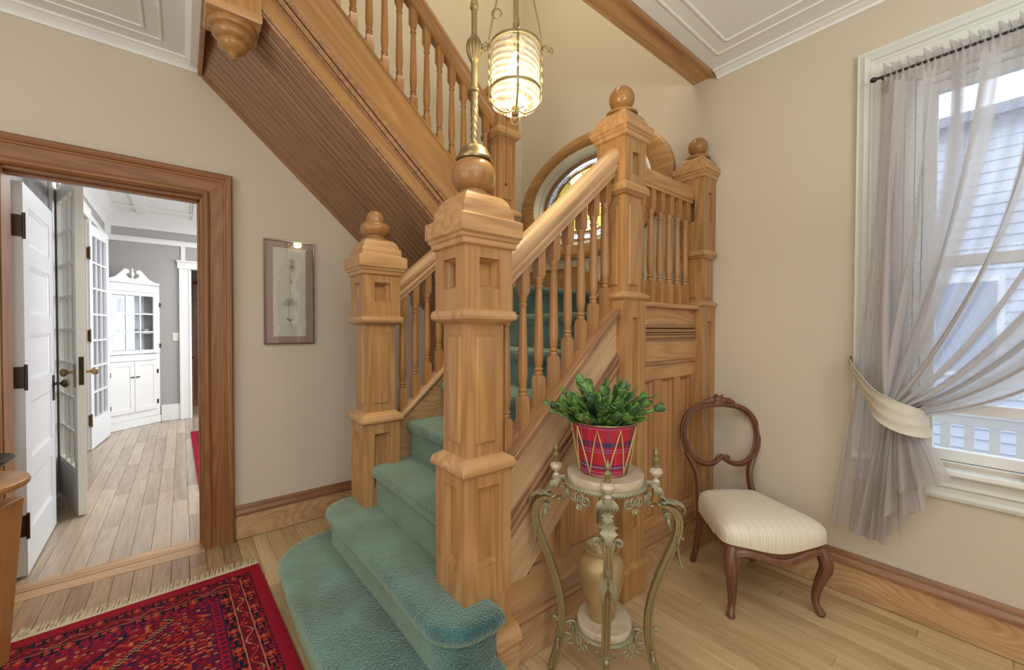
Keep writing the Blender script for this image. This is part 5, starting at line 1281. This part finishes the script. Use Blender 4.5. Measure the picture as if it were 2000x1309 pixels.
# ================================================================== BRASS STAND
SX, SYY = 1.262, .985
sd = thing('plant_stand', 'ornate weathered brass stand with two onyx shelves and four curved legs', 'plant stand', (SX, SYY, 0))
sa0 = math.atan2(-SYY, -SX)+.045
M['onyx'] = wood('onyx', S(210, 202, 180), S(168, 144, 112), 'X', ring=.10, rough=.15, across=7, along=4, fine=.2)
SV = Vector((SX, SYY, 0))
MB().lathe([(.001, .772), (.142, .772), (.145, .776), (.145, .802), (.142, .806), (.001, .806)], (SX, SYY, 0), 48).build('onyx_top', M['onyx'], sd, smooth=True)
MB().lathe([(.001, .204), (.100, .204), (.103, .208), (.103, .230), (.100, .234), (.001, .234)], (SX, SYY, 0), 48).build('onyx_shelf', M['onyx'], sd, smooth=True)
def ringband(r, z0, z1, t_):
    prf = [(r, z0), (r+t_, z0), (r+t_*1.4, (z0+z1)/2), (r+t_, z1), (r, z1)]; vs = []; fs = []; NU = 60
    for q, zz in prf:
        for i in range(NU): a = 2*PI*i/NU; vs.append((SX+q*math.cos(a), SYY+q*math.sin(a), zz))
    for j in range(5):
        for i in range(NU): k = (i+1) % NU; fs.append((j*NU+i, j*NU+k, ((j+1) % 5)*NU+k, ((j+1) % 5)*NU+i))
    return MB().add(vs, fs)
mb = ringband(.139, .757, .776, .010)
for k in range(72):
    a = 2*PI*k/72; d_ = Vector((math.cos(a), math.sin(a), 0)); mb.ball(tuple(SV+d_*.151+up*.764), .0052, 6, 4)
mb.build('beaded_gallery', M['verdigris'], sd, smooth=True)
mb = ringband(.098, .190, .206, .010)
for k in range(52):
    a = 2*PI*k/52; d_ = Vector((math.cos(a), math.sin(a), 0)); mb.ball(tuple(SV+d_*.110+up*.197), .0048, 6, 4)
mb.build('beaded_gallery', M['verdigris'], sd, smooth=True)
def scrollset(R_, z, n, s_, par, name):
    for k in range(n):
        a = sa0+2*PI*(k+.5)/n
        if name == 'apron_scroll' and min(abs((a-sa0) % (PI/2)), PI/2-abs((a-sa0) % (PI/2))) < .16: continue
        d_ = Vector((math.cos(a), math.sin(a), 0)); t_ = Vector((-math.sin(a), math.cos(a), 0)); c_ = SV+d_*R_+up*z
        mb = MB(); sg = 1 if k % 2 else -1
        mb.tube(spiral(c_, t_*sg, up*-1-d_*.2, .019*s_, 1.35, 20, a0=-.6), [.0042*s_*(1-.35*i/20) for i in range(21)], 6)
        mb.tube(cr([c_+t_*sg*.019*s_+up*.008, c_+t_*sg*.030*s_+up*.0-up*.006, c_+t_*sg*.036*s_+up*.012, c_+t_*sg*.028*s_+up*.022], 4), [.0025+.0022*math.sin(PI*i/12) for i in range(13)], 6)
        mb.tube(spiral(c_+t_*sg*.024*s_-up*.022*s_, t_*-sg, up*-1, .010*s_, 1.1, 14), .0026*s_, 5)
        mb.build(name, M['verdigris'], par, smooth=True)
scrollset(.160, .740, 20, 1.22, sd, 'apron_scroll'); scrollset(.116, .174, 14, 1.0, sd, 'shelf_scroll')
def leafcurl(mb, base, dirv, upv, L_, w_, curl=1.0, n=10):
    """acanthus-like leaf: tapering ridged ribbon that curls at the tip"""
    side = dirv.cross(upv).normalized(); p_ = Vector(base); ang = 0; st_ = L_/n; vs = []; fs = []
    for k in range(n+1):
        u = k/n; d_ = (dirv*math.cos(ang)+upv*math.sin(ang)).normalized(); nn = (upv*math.cos(ang)-dirv*math.sin(ang)).normalized()
        ww = w_*(math.sin(PI*min(1, .15+.85*u))**.7)*(1+.28*math.sin(u*PI*7))
        vs += [p_+side*ww, p_+side*ww*.45+nn*.005, p_+nn*.001, p_-side*ww*.45+nn*.005, p_-side*ww, p_-nn*.004]
        p_ = p_+d_*st_; ang += curl*(u**1.5)*3.2/n*2
    for k in range(n):
        for i in range(6): l = (i+1) % 6; fs.append((k*6+i, k*6+l, (k+1)*6+l, (k+1)*6+i))
    fs.append((0, 1, 2, 3, 4, 5)); fs.append(tuple(n*6+i for i in range(6)))
    mb.add(vs, fs)
for q in range(4):
    a = sa0+q*PI/2; d_ = Vector((math.cos(a), math.sin(a), 0)); t_ = Vector((-math.sin(a), math.cos(a), 0)); P_ = lambda r, z: SV+d_*r+up*z
    # fluted square leg
    pts = cr([P_(.212, .690), P_(.250, .675), P_(.270, .628), P_(.262, .57), P_(.236, .505), P_(.206, .43), P_(.180, .35), P_(.165, .27), P_(.164, .19), P_(.178, .10), P_(.202, .012)], 5)
    leg = MB()
    for o1, o2, rr_ in ((0, 0, .0125), (.010, .009, .0058), (-.010, .009, .0058), (.0, .0115, .005), (.010, -.009, .0058), (-.010, -.009, .0058)):
        leg.tube([p_+t_*o1+d_*o2 for p_ in pts], rr_, 6, up=tuple(t_))
    lo = leg.build('leg', M['brass_d'], sd, smooth=True)
    # vertical post between apron and leg with small volute
    mb = MB(); mb.tube([P_(.185, .765), P_(.185, .70)], [.010, .010], 4, up=tuple(t_)); mb.tube(spiral(P_(.176, .692), d_*-1, up*-1, .015, 1.4, 22, a0=-.4), .0048, 6); mb.tube(cr([P_(.185, .70), P_(.198, .688), P_(.215, .69)], 4), .008, 6); mb.build('leg_post', M['brass'], lo, smooth=True)
    mb = MB(); leafcurl(mb, P_(.188, .735), (d_*.55-up*.35).normalized(), (d_*.5+up*.8).normalized(), .06, .018, -.6)
    leafcurl(mb, P_(.205, .700), (d_*.95+up*.12).normalized(), (up*.95-d_*.1).normalized(), .115, .026, -1.15, 14); leafcurl(mb, P_(.268, .64), (up*-1), d_, .085, .013, .55, 10)
    for sg in (1, -1): mb.tube(spiral(P_(.228, .655)+t_*.018*sg, d_, up*-1, .015, 1.2, 16, a0=1.0), .004, 5)
    mb.build('acanthus_leaf', M['verdigris'], lo, smooth=True)
    mb = MB()
    if q == 0: pass
    for sg in (1, -1):
        mb.tube(spiral(P_(.225, .640)+t_*.035*sg, t_*-sg, up, .017, 1.2, 18, a0=-.3), [.0055]*19, 6)
        mb.tube(cr([P_(.24, .600)+t_*.004*sg, P_(.235, .625)+t_*.016*sg, P_(.225, .645)+t_*.022*sg], 4), .005, 6)
        leafcurl(mb, P_(.262, .60)+t_*.004*sg, (up*-1+t_*.12*sg).normalized(), d_, .14, .012, .25, 12)
    mb.build('shoulder_scroll', M['verdigris'], lo, smooth=True)
    # shell corner of the apron
    mb = MB()
    for k in range(9):
        b_ = lerp(-1.0, 1.0, k/8); dd = (d_*math.cos(b_)+t_*math.sin(b_)); leafcurl(mb, P_(.168, .772), (dd*.8-up*.45).normalized(), (up*.8+dd*.4).normalized(), .058, .0095, -.5, 6)
    mb.tube([P_(.15, .77), P_(.20, .768)], [.010, .012], 8); mb.build('corner_shell', M['verdigris'], sd, smooth=True)
    c_ = P_(.187, 0)
    f1_ = MB().lathe([(.010, .772), (.014, .778), (.010, .784), (.006, .788), (.009, .793), (.021, .801), (.0255, .812), (.021, .824), (.009, .831)], (c_.x, c_.y, 0), 20).build('onyx_knob', M['onyx'], sd, smooth=True)
    MB().lathe([(.010, .830), (.015, .834), (.007, .840), (.008, .849), (.015, .853), (.017, .860), (.010, .865), (.006, .870), (.010, .877), (.011, .884), (.006, .893), (.001, .906)], (c_.x, c_.y, 0), 16).build('spire', M['brass_d'], f1_, smooth=True)
    # shelf bracket, clamp and side screw
    mb = MB(); mb.tube(cr([P_(.108, .198), P_(.125, .205), P_(.145, .196), P_(.166, .200)], 4), .0045, 6); mb.box(0, 0, 0, 0, 0, 0) if 0 else None
    mb.tube([P_(.150, .212), P_(.185, .212)], [.012, .012], 4, up=(0, 0, 1)); mb.ball(tuple(P_(.192, .212)), .0085, 8, 6); mb.tube(spiral(P_(.128, .186), d_, up*-1, .012, 1.1, 14), .003, 5)
    mb.build('shelf_bracket', M['verdigris'], sd, smooth=True)
    # lower scrolls between leg and shelf
    mb = MB(); mb.tube(cr([P_(.170, .150), P_(.150, .155)]+spiral(P_(.132, .128), d_, up, .026, 1.05, 18, a0=1.2), 2), .0042, 6)
    for sg in (1, -1): mb.tube(cr([P_(.176, .10)+t_*.004*sg, P_(.176, .135)+t_*.02*sg]+spiral(P_(.176, .128)+t_*.040*sg, t_*sg, up, .020, 1.05, 18, a0=2.6), 2), .0038, 6)
    mb.build('lower_scroll', M['verdigris'], lo, smooth=True)
    mb = MB(); leafcurl(mb, P_(.176, .135), (up*-1), d_, .10, .014, .3, 10); mb.build('foot_leaf', M['verdigris'], lo, smooth=True)
    mb = MB(); mb.ball(tuple(P_(.205, .014)), .014, 10, 6); mb.build('foot', M['brass'], lo, smooth=True)

# ---- vase on the lower shelf
VX, VY = SX-.004, SYY+.012
vz = tag(MB().lathe([(.001, .2345), (.046, .2345), (.050, .240), (.050, .250), (.060, .29), (.076, .35), (.087, .405), (.088, .435), (.080, .462), (.062, .478), (.054, .486), (.054, .490), (.062, .497), (.068, .502), (.068, .506), (.062, .508), (.048, .494), (.045, .480), (.001, .440)], (VX, VY, 0), 48, cap=False).build('vase', M['gold'], None, smooth=True), 'gold-toned urn vase on the lower shelf of the brass stand', 'vase')
tag(vz, 'gold-toned urn vase on the lower shelf of the brass stand', 'vase')

# ---- tartan pot
pt = thing('plant_pot', 'red tartan metal pot wrapped in a gold zigzag wire on top of the stand', 'pot', (SX-.004, SYY+.004, .8065))
PZ0, PZ1, PR0, PR1 = .0005, .196, .088, .122
def tartan():
    NU, NV = 300, 90; vs = []; fs = []; cols = []
    RD, NV_, GN, PK, WH, PU = S(176, 34, 50)[:3], S(44, 46, 96)[:3], S(36, 66, 66)[:3], S(220, 120, 150)[:3], S(214, 206, 214)[:3], S(112, 34, 84)[:3]
    def band(t_):
        t_ = t_ % 1.0
        if t_ < .34: return RD
        if t_ < .40: return PU
        if t_ < .47: return NV_
        if t_ < .485: return WH
        if t_ < .53: return GN
        if t_ < .56: return NV_
        if t_ < .62: return PU
        if t_ < .70: return RD
        if t_ < .715: return PK
        if t_ < .80: return PU
        if t_ < .815: return PK
        return RD
    def rad(v): return lerp(PR0, PR1, v)
    for j in range(NV+1):
        v = j/NV
        for i in range(NU): a = 2*PI*i/NU; r = rad(v); vs.append((r*math.cos(a), r*math.sin(a), lerp(PZ0, PZ1, v)))
    for j in range(NV):
        for i in range(NU):
            k = (i+1) % NU; fs.append((j*NU+i, j*NU+k, (j+1)*NU+k, (j+1)*NU+i))
            h = band((1-j/NV)*2.25+.66); w_ = band(i/NU*7.0+.1); tw = .62 if (i+j) % 2 else .38
            if h == RD and w_ == RD: c = RD
            else: c = tuple(h[q]*.62+w_[q]*.38 for q in range(3)) if (i//2+j//2) % 2 else tuple(h[q]*.72+w_[q]*.28 for q in range(3))
            cols.append(c+(1,))
    me = bpy.data.meshes.new('tartan_wall'); me.from_pydata(vs, [], fs); at = me.color_attributes.new('Col', 'FLOAT_COLOR', 'CORNER'); fl_ = []
    for c in cols: fl_ += list(c)*4
    at.data.foreach_set('color', fl_)
    for p_ in me.polygons: p_.use_smooth = True
    me.materials.append(vcol('tartan_paint', .4, 0, spec=.4)); o = bpy.data.objects.new('tartan_wall', me); C.objects.link(o); o.parent = pt
tartan()
MB().lathe([(.001, .004), (PR0-.003, .004), (PR1-.003, PZ1-.002), (PR1+.001, PZ1)], (0, 0, 0), 48, cap=False).build('inner_wall', M['black'], pt, local=True, smooth=True)
M['goldwire'] = paint('gold_wire', S(206, 184, 120), .4, metallic=.3)
def hoopl(r, z, rr_, name): 
    return MB().tube([(r*math.cos(2*PI*i/64), r*math.sin(2*PI*i/64), z) for i in range(64)], rr_, 6, closed=True).build(name, M['brass'], pt, local=True, smooth=True)
hoopl(PR1+.001, PZ1, .0028, 'rim'); hoopl(PR0+.001, PZ0+.004, .0022, 'base_ring')
zz = []; NZ = 18
for k in range(NZ*6+1):
    ph_ = (k/6) % 2; v = ph_ if ph_ < 1 else 2-ph_; v = lerp(.05, .93, v); a = sa0+.12+2*PI*k/(NZ*6); r = lerp(PR0, PR1, v)+.004; zz.append((r*math.cos(a), r*math.sin(a), lerp(PZ0, PZ1, v)))
MB().tube(zz[:-1], .0027, 6, closed=True).build('zigzag_wire', M['goldwire'], pt, local=True, smooth=True)
MB().lathe([(.001, .170), (PR1-.010, .170)], (0, 0, 0), 32, cap=False).build('soil', M['soil'], pt, local=True)
# ---- Christmas cactus
cp_ = thing('christmas_cactus', 'green Christmas cactus with arching toothed leaf segments growing in the tartan pot', 'plant', (SX-.004, SYY+.004, .985))
def leafmat(name, a, b_):
    m, nt, b = newmat(name); L = nt.links; oi = N(nt, 'ShaderNodeObjectInfo'); cr_ = N(nt, 'ShaderNodeValToRGB'); cr_.color_ramp.elements[0].color = a; cr_.color_ramp.elements[1].color = b_
    L.new(oi.outputs['Random'], cr_.inputs[0]); L.new(cr_.outputs[0], b.inputs['Base Color']); b.inputs['Roughness'].default_value = .33; b.inputs['Subsurface Weight'].default_value = 0.0; return m
M['leaf'] = leafmat('cactus_segment', S(30, 66, 42), S(98, 142, 62)); 
def segmesh(seed):
    rn = random.Random(seed); Ls = .040; pts = []
    w_ = .0155
    right = [(.003, 0), (w_*.75, Ls*.18), (w_*.95, Ls*.34), (w_*.86, Ls*.42), (w_*1.12, Ls*.60), (w_*.98, Ls*.70), (w_*1.0, Ls*.88), (w_*.55, Ls*.98), (w_*.35, Ls*.93)]
    pts = right+[(0, Ls*.95)]+[(-x, z) for x, z in right[::-1]]
    n = len(pts); bend = lambda x, z: .10*z*z/Ls+abs(x)*.18*(1 if seed % 2 else -1)
    A = [(x, bend(x, z)+.0011, z) for x, z in pts]; B = [(x, bend(x, z)-.0011, z) for x, z in pts]
    mid = [(0, bend(0, Ls*t_)+.0022, Ls*t_) for t_ in (.1, .5, .9)]; midb = [(0, bend(0, Ls*t_)-.0022, Ls*t_) for t_ in (.1, .5, .9)]
    vs = A+B+mid+midb; fs = [(i, (i+1) % n, n+(i+1) % n, n+i) for i in range(n)]
    m0 = 2*n
    def nearest(z): return 0 if z < Ls*.3 else (1 if z < Ls*.7 else 2)
    for off, mm_ in ((0, m0), (n, m0+3)):
        for i in range(n):
            k = (i+1) % n; a_, b__ = nearest(pts[i][1]), nearest(pts[k][1])
            fs.append((off+i, off+k, mm_+b__))
            if a_ != b__: fs.append((off+i, mm_+b__, mm_+a_))
    me = bpy.data.meshes.new('leaf_segment'); me.from_pydata(vs, [], fs); bm = bmesh.new(); bm.from_mesh(me); bmesh.ops.recalc_face_normals(bm, faces=bm.faces); bm.to_mesh(me); bm.free()
    for p_ in me.polygons: p_.use_smooth = True
    me.materials.append(M['leaf']); return me
segs = [segmesh(k) for k in range(4)]
rl = random.Random(21); cnt = 0
NS = 66
for k in range(NS):
    a = 2*PI*k*.381966+.3*rl.random(); rad = .012+.082*math.sqrt((k+.5)/NS)
    tilt = lerp(.05, .80, rad/.095)+rl.uniform(-.25, .25); ns = rl.choice((4, 5, 5)) if rad < .06 else rl.choice((4, 5))
    pos = Vector((rad*math.cos(a)*.85, rad*math.sin(a)*.85, -.012)); d_ = Vector((math.cos(a)*math.sin(tilt), math.sin(a)*math.sin(tilt), math.cos(tilt)))
    for j in range(ns):
        if cnt >= 296: break
        sc = rl.uniform(.95, 1.22)*(1.0 if j < ns-1 else .85)
        if rad > .07 and j > 1: sc *= .92
        tw = rl.uniform(-.7, .7)+(PI/2 if rl.random() < .2 else 0)
        x_ = Vector((-math.sin(a), math.cos(a), 0)); y_ = d_.cross(x_).normalized(); x_ = y_.cross(d_).normalized(); x2 = x_*math.cos(tw)+y_*math.sin(tw); y2 = d_.cross(x2)
        o = bpy.data.objects.new('leaf_segment', segs[rl.randrange(4)]); C.objects.link(o); o.parent = cp_
        mt = Matrix((x2*sc, y2*sc, d_*sc)).transposed().to_4x4(); mt.translation = pos; o.matrix_local = mt
        pos = pos+d_*.038*sc; cnt += 1
        d_ = (d_+Vector((math.cos(a), math.sin(a), 0))*rl.uniform(.02, .30)+Vector((rl.uniform(-.25, .25), rl.uniform(-.25, .25), rl.uniform(-.22, .14)))).normalized()
        if d_.z < -.05: d_.z = -.05; d_.normalize()

# ================================================================== CHAIR
chx, chy, cht = 2.298, .868, math.radians(-37.4)
chr_ = thing('side_chair', 'carved walnut balloon-back chair with a striped cream seat in front of the panelling', 'chair', (chx, chy, 0), cht)
def seatcloth():
    m, nt, b = newmat('striped_cream_satin'); L = nt.links; tc = N(nt, 'ShaderNodeTexCoord'); sp = N(nt, 'ShaderNodeSeparateXYZ'); L.new(tc.outputs['Object'], sp.inputs[0])
    mu = N(nt, 'ShaderNodeMath', operation='MULTIPLY'); mu.inputs[1].default_value = 26.0; L.new(sp.outputs[0], mu.inputs[0]); fr = N(nt, 'ShaderNodeMath', operation='FRACT'); L.new(mu.outputs[0], fr.inputs[0])
    cr_ = N(nt, 'ShaderNodeValToRGB'); cr_.color_ramp.interpolation = 'LINEAR'; e = cr_.color_ramp.elements; e[0].position = 0; e[0].color = S(222, 214, 192); e[1].position = 1; e[1].color = S(222, 214, 192)
    for p_, c in ((.18, S(214, 204, 178)), (.24, S(232, 226, 208)), (.34, S(206, 194, 166)), (.42, S(228, 222, 204)), (.62, S(224, 216, 196)), (.7, S(208, 198, 172)), (.78, S(230, 224, 206))):
        n_ = e.new(p_); n_.color = c
    L.new(fr.outputs[0], cr_.inputs[0]); L.new(cr_.outputs[0], b.inputs['Base Color']); b.inputs['Roughness'].default_value = .38; b.inputs['Sheen Weight'].default_value = .3; return m
SWT = seatcloth()
# seat outline (local, front = -Y)
def seat_out(f=1.0, n=48):
    pts = cr([(0, -.268, 0), (.10, -.262, 0), (.19, -.252, 0), (.238, -.225, 0), (.245, -.17, 0), (.222, -.06, 0), (.190, .08, 0), (.172, .175, 0), (.150, .208, 0), (.07, .222, 0), (0, .226, 0)], 5)
    P = [(p_.x, p_.y) for p_ in pts]; P = P+[(-x, y) for x, y in P[-2:0:-1]]
    return [(x*f, (y+.02)*f-.02) for x, y in P]
def fronts(x): return .010*math.cos(x/.245*PI*1.5) if abs(x) < .245 else 0
def shell(levels, name, mat, par, dip=True):
    vs = []; n = None
    for f, z, k in levels:
        o = seat_out(f); n = len(o)
        for x, y in o:
            e_ = k*(.016*math.cos(x/.24*PI)*(1 if y < -.12 else 0)+(0.010 if y > 0 else 0)); vs.append((x, y, z-e_))
    fs = []
    for j in range(len(levels)-1):
        for i in range(n): k = (i+1) % n; fs.append((j*n+i, j*n+k, (j+1)*n+k, (j+1)*n+i))
    fs.append(tuple((len(levels)-1)*n+i for i in range(n))); fs.append(tuple(range(n))[::-1])
    return MB().add(vs, fs).build(name, mat, par, smooth=True, local=True)
shell([(1.00, .335, 1), (1.01, .345, 1), (1.012, .375, .8), (.995, .40, .5), (.95, .420, .2), (.85, .438, 0), (.68, .450, 0), (.45, .458, 0), (.2, .461, 0)], 'seat', SWT, chr_)
cord = [(x*1.008, (y+.02)*1.008-.02, .337-(.016*math.cos(x/.24*PI)*(1 if y < -.12 else 0)+(.010 if y > 0 else 0))) for x, y in seat_out(1.0)]
MB().tube(cord, .003, 6, closed=True).build('seat_piping', M['fringe'], chr_, smooth=True, local=True)
shell([(.955, .300, 1), (.985, .303, 1), (.99, .318, 1), (.985, .334, 1)], 'seat_rail', M['walnut'], chr_)
# serpentine front rail
fp = cr([(-.215, -.235, .30), (-.17, -.25, .315), (-.11, -.262, .305), (-.05, -.268, .285), (0, -.270, .278), (.05, -.268, .285), (.11, -.262, .305), (.17, -.25, .315), (.215, -.235, .30)], 5)
MB().tube(fp, .018, 10, ry=.016).build('front_rail', M['walnut'], chr_, smooth=True, local=True)
MB().tube([p_+Vector((0, -.015, -.004)) for p_ in fp], .005, 6).build('front_bead', M['walnut'], chr_, smooth=True, local=True)
for sg in (1, -1):
    pts = cr([(sg*.205, -.215, .325), (sg*.222, -.236, .285), (sg*.226, -.243, .235), (sg*.214, -.226, .17), (sg*.204, -.212, .10), (sg*.204, -.212, .05), (sg*.214, -.226, .018), (sg*.220, -.234, .0)], 6)
    n = len(pts); prof = [lerp(.034, .030, min(1, i/8)) if i < 8 else 0 for i in range(n)]
    def rr_(i):
        u = i/(n-1)
        for (a, ra_), (b, rb_) in zip([(0, .030), (.16, .031), (.32, .027), (.5, .020), (.68, .0155), (.82, .0165), (.92, .020), (1.0, .014)][:-1], [(.16, .031), (.32, .027), (.5, .020), (.68, .0155), (.82, .0165), (.92, .020), (1.0, .014)]):
            if a <= u <= b: return lerp(ra_, rb_, (u-a)/(b-a))
        return .014
    rs = [rr_(i) for i in range(n)]
    lg_ = MB().tube(pts, rs, 10).build('leg', M['walnut'], chr_, smooth=True, local=True)
    mb = MB()
    mb.tube([pts[i]+Vector((-sg*rs[i]*.85, -rs[i]*.55, 0)) for i in range(2, int(n*.7))], .0045, 6); mb.tube([pts[i]+Vector((sg*rs[i]*.35, -rs[i]*.95, 0)) for i in range(2, int(n*.7))], .0035, 6)
    mb.build('carved_bead', M['walnut'], lg_, smooth=True, local=True)
    pts = cr([(sg*.160, .185, .34), (sg*.163, .190, .22), (sg*.170, .205, .10), (sg*.178, .232, .0)], 5)
    MB().tube(pts, [lerp(.022, .017, i/(len(pts)-1)) for i in range(len(pts))], 4, up=(1, 0, 0)).build('leg', M['walnut'], chr_, local=True, bevel=.003)
    # back stile rising to the balloon
    pts = cr([(sg*.162, .190, .32), (sg*.158, .205, .40), (sg*.152, .222, .46), (sg*.156, .238, .52), (sg*.178, .252, .575), (sg*.203, .264, .63)], 6)
    MB().tube(pts, [lerp(.017, .015, i/(len(pts)-1)) for i in range(len(pts))], 10, ry=.023).build('back_stile', M['walnut'], chr_, smooth=True, local=True)
half = [(0, .905), (.075, .900), (.145, .877), (.196, .825), (.218, .755), (.214, .685), (.188, .620), (.145, .580), (.095, .566), (.05, .572), (.022, .592), (0, .606)]
full = [(x, z) for x, z in half]+[(-x, z) for x, z in half[-2:0:-1]]
yb = lambda z: .245+(z-.55)*.16
lp3 = cr([(x, yb(z), z) for x, z in full], 6, closed=True)
bf = MB().tube(lp3, [.014 for p_ in lp3], 12, closed=True, ry=[.0245+.006*max(0, (p_.z-.80)/.1) for p_ in lp3], up=None).build('back_frame', M['walnut'], chr_, smooth=True, local=True)
mb = MB()
cen = Vector((0, .27, .74))
for f__ in (.925, 1.07):
    mb.tube([Vector((p_.x*f__, p_.y-.012, cen.z+(p_.z-cen.z)*f__)) for p_ in lp3], .004, 6, closed=True)
mb.build('carved_bead', M['walnut'], bf, smooth=True, local=True)
cv = MB()
for x, z, r_, sx_ in ((0, .925, .022, 1.2), (.03, .922, .018, 1.4), (-.03, .922, .018, 1.4), (.058, .915, .014, 1.5), (-.058, .915, .014, 1.5), (-.012, .945, .014, 1), (.014, .94, .012, 1), (0, .905, .02, 1.6)):
    cv.ball((x*1.15, yb(z)-.014, z+.006), r_*1.2, 10, 7, .9, sx_, .7)
for sg in (1, -1):
    leafcurl(cv, Vector((sg*.03, yb(.92)-.01, .925)), Vector((sg*.9, 0, .12)).normalized(), Vector((0, -.3, 1)).normalized(), .085, .016, -.8, 12)
    leafcurl(cv, Vector((sg*.01, yb(.92)-.01, .93)), Vector((sg*.45, -.1, .8)).normalized(), Vector((-sg*.6, -.4, .4)).normalized(), .04, .012, .9, 8)
    cv.tube(spiral((sg*.060, yb(.93)-.012, .925), (sg, 0, 0), (0, 0, 1), .016, 1.3, 16), .0055, 6)
cv.build('crest_carving', M['walnut'], bf, smooth=True, local=True)
for sg in (1, -1): MB().tube(spiral((sg*.020, yb(.60)-.012, .600), (sg, 0, 0), (0, 0, 1), .017, 1.2, 16), .0075, 6).build('lower_scroll', M['walnut'], bf, smooth=True, local=True)

# ================================================================== PICTURE
pc = thing('framed_print', 'framed botanical print with a mauve mount behind glass on the door wall', 'picture', (.567, WY, 1.24))
fx0, fx1, fz0, fz1 = .416, .720, 1.243, 1.940
M['chrome'] = paint('thin_metal_frame', S(120, 116, 110), .22, metallic=.9); M['mount'] = paint('mauve_mount', S(168, 140, 132), .8); M['paper'] = paint('print_paper', S(206, 206, 194), .9, var=.02); M['ink'] = paint('faint_ink', S(132, 132, 120), .9); M['ink2'] = paint('dark_ink', S(104, 96, 84), .9)
def pf(mb, y0, y1, w_, a, b, c, d_): mb.box(a, a+w_, y0, y1, c, d_).box(b-w_, b, y0, y1, c, d_).box(a+w_, b-w_, y0, y1, c, c+w_).box(a+w_, b-w_, y0, y1, d_-w_, d_)
mb = MB(); pf(mb, WY-.024, WY-.001, .008, fx0, fx1, fz0, fz1); mb.build('frame', M['chrome'], pc, bevel=.002)
MB().box(fx0+.007, fx1-.007, WY-.010, WY-.002, fz0+.007, fz1-.007).build('mount', M['mount'], pc)
MB().box(fx0+.055, fx1-.052, WY-.0112, WY-.0101, fz0+.052, fz1-.05).build('print', M['paper'], pc)
MB().box(fx0+.008, fx1-.008, WY-.020, WY-.0185, fz0+.008, fz1-.008).build('glass', M['glass_p'], pc)
ik = MB(); iy = WY-.0118; cxp = .570
def stroke(pts, r): ik.tube([(x, iy, z) for x, z in pts], r, 4)
def cr2(P, n=5): return [(p_.x, p_.z) for p_ in cr([(x, 0, z) for x, z in P], n)]
stroke(cr2([(cxp+.022, 1.335), (cxp+.006, 1.375), (cxp-.006, 1.43), (cxp-.004, 1.52), (cxp+.004, 1.62), (cxp+.002, 1.72)]), .0012)
rp = random.Random(2)
for sg in (1, -1):
    for k in range(9):
        z0 = 1.505+.004*k; L__ = .048*(1-k/14); a = .12+.11*k
        stroke(cr2([(cxp, z0), (cxp+sg*L__*.5*math.cos(a), z0+L__*.2*math.sin(a)-.004), (cxp+sg*L__*math.cos(a), z0+L__*math.sin(a))]), .0011)
for c_, r0, n_ in (((cxp+.008, 1.66), .016, 9), ((cxp+.014, 1.765), .030, 16), ((cxp+.012, 1.80), .026, 12)):
    for k in range(n_):
        a = 2*PI*k/n_+rp.random()*.3; stroke(cr2([c_, (c_[0]+r0*.5*math.cos(a+.3), c_[1]+r0*.5*math.sin(a+.3)), (c_[0]+r0*math.cos(a), c_[1]+r0*math.sin(a))]), .0010)
for k in range(5): stroke(cr2([(cxp-.006, 1.40+.004*k), (cxp-.016-.002*k, 1.408+.003*k)]), .0014); stroke(cr2([(cxp-.002, 1.395+.003*k), (cxp+.010, 1.40+.003*k)]), .0014)
ik.build('flower_drawing', M['ink'], pc)

# ================================================================== PEDESTAL at the left edge
pdx, pdy = -.672, 2.478
ps_ = thing('pedestal_table', 'round-topped light wooden pedestal table at the left edge of the rug', 'table', (pdx, pdy, 0), math.radians(-20))
M['maple'] = wood('light_table_wood', S(206, 156, 96), S(160, 108, 58), 'X', ring=.15, rough=.3); M['maple_z'] = wood('light_table_wood_upright', S(204, 148, 82), S(166, 110, 56), 'Z', ring=.12, rough=.35)
MB().lathe([(.001, .725), (.186, .725), (.192, .731), (.194, .742), (.191, .750), (.184, .754), (.001, .754)], (0, 0, 0), 56).build('table_top', M['maple'], ps_, smooth=True, local=True)
MB().lathe([(.001, .655), (.05, .655), (.09, .668), (.125, .70), (.13, .7245), (.001, .7245)], (0, 0, 0), 32).build('iron_collar', M['black_iron'], ps_, smooth=True, local=True)
vs = []
for h_, z in ((.095, .0), (.128, .655)):
    for sx_, sy_ in ((-1, -1), (1, -1), (1, 1), (-1, 1)): vs.append((sx_*h_, sy_*h_, z))
MB().add(vs, [(0,3,2,1),(4,5,6,7),(0,1,5,4),(1,2,6,5),(2,3,7,6),(3,0,4,7)]).build('tapered_box', M['maple_z'], ps_, local=True, bevel=.004)
bw = tag(MB().lathe([(.001, .7545), (.045, .7545), (.05, .762), (.075, .785), (.112, .822), (.130, .840), (.132, .844), (.128, .845), (.108, .828), (.07, .795), (.001, .775)], (pdx+.030, pdy-.024, 0), 40, cap=False).build('bowl', M['black'], None, smooth=True), 'shallow black bowl on the round wooden table top', 'bowl')
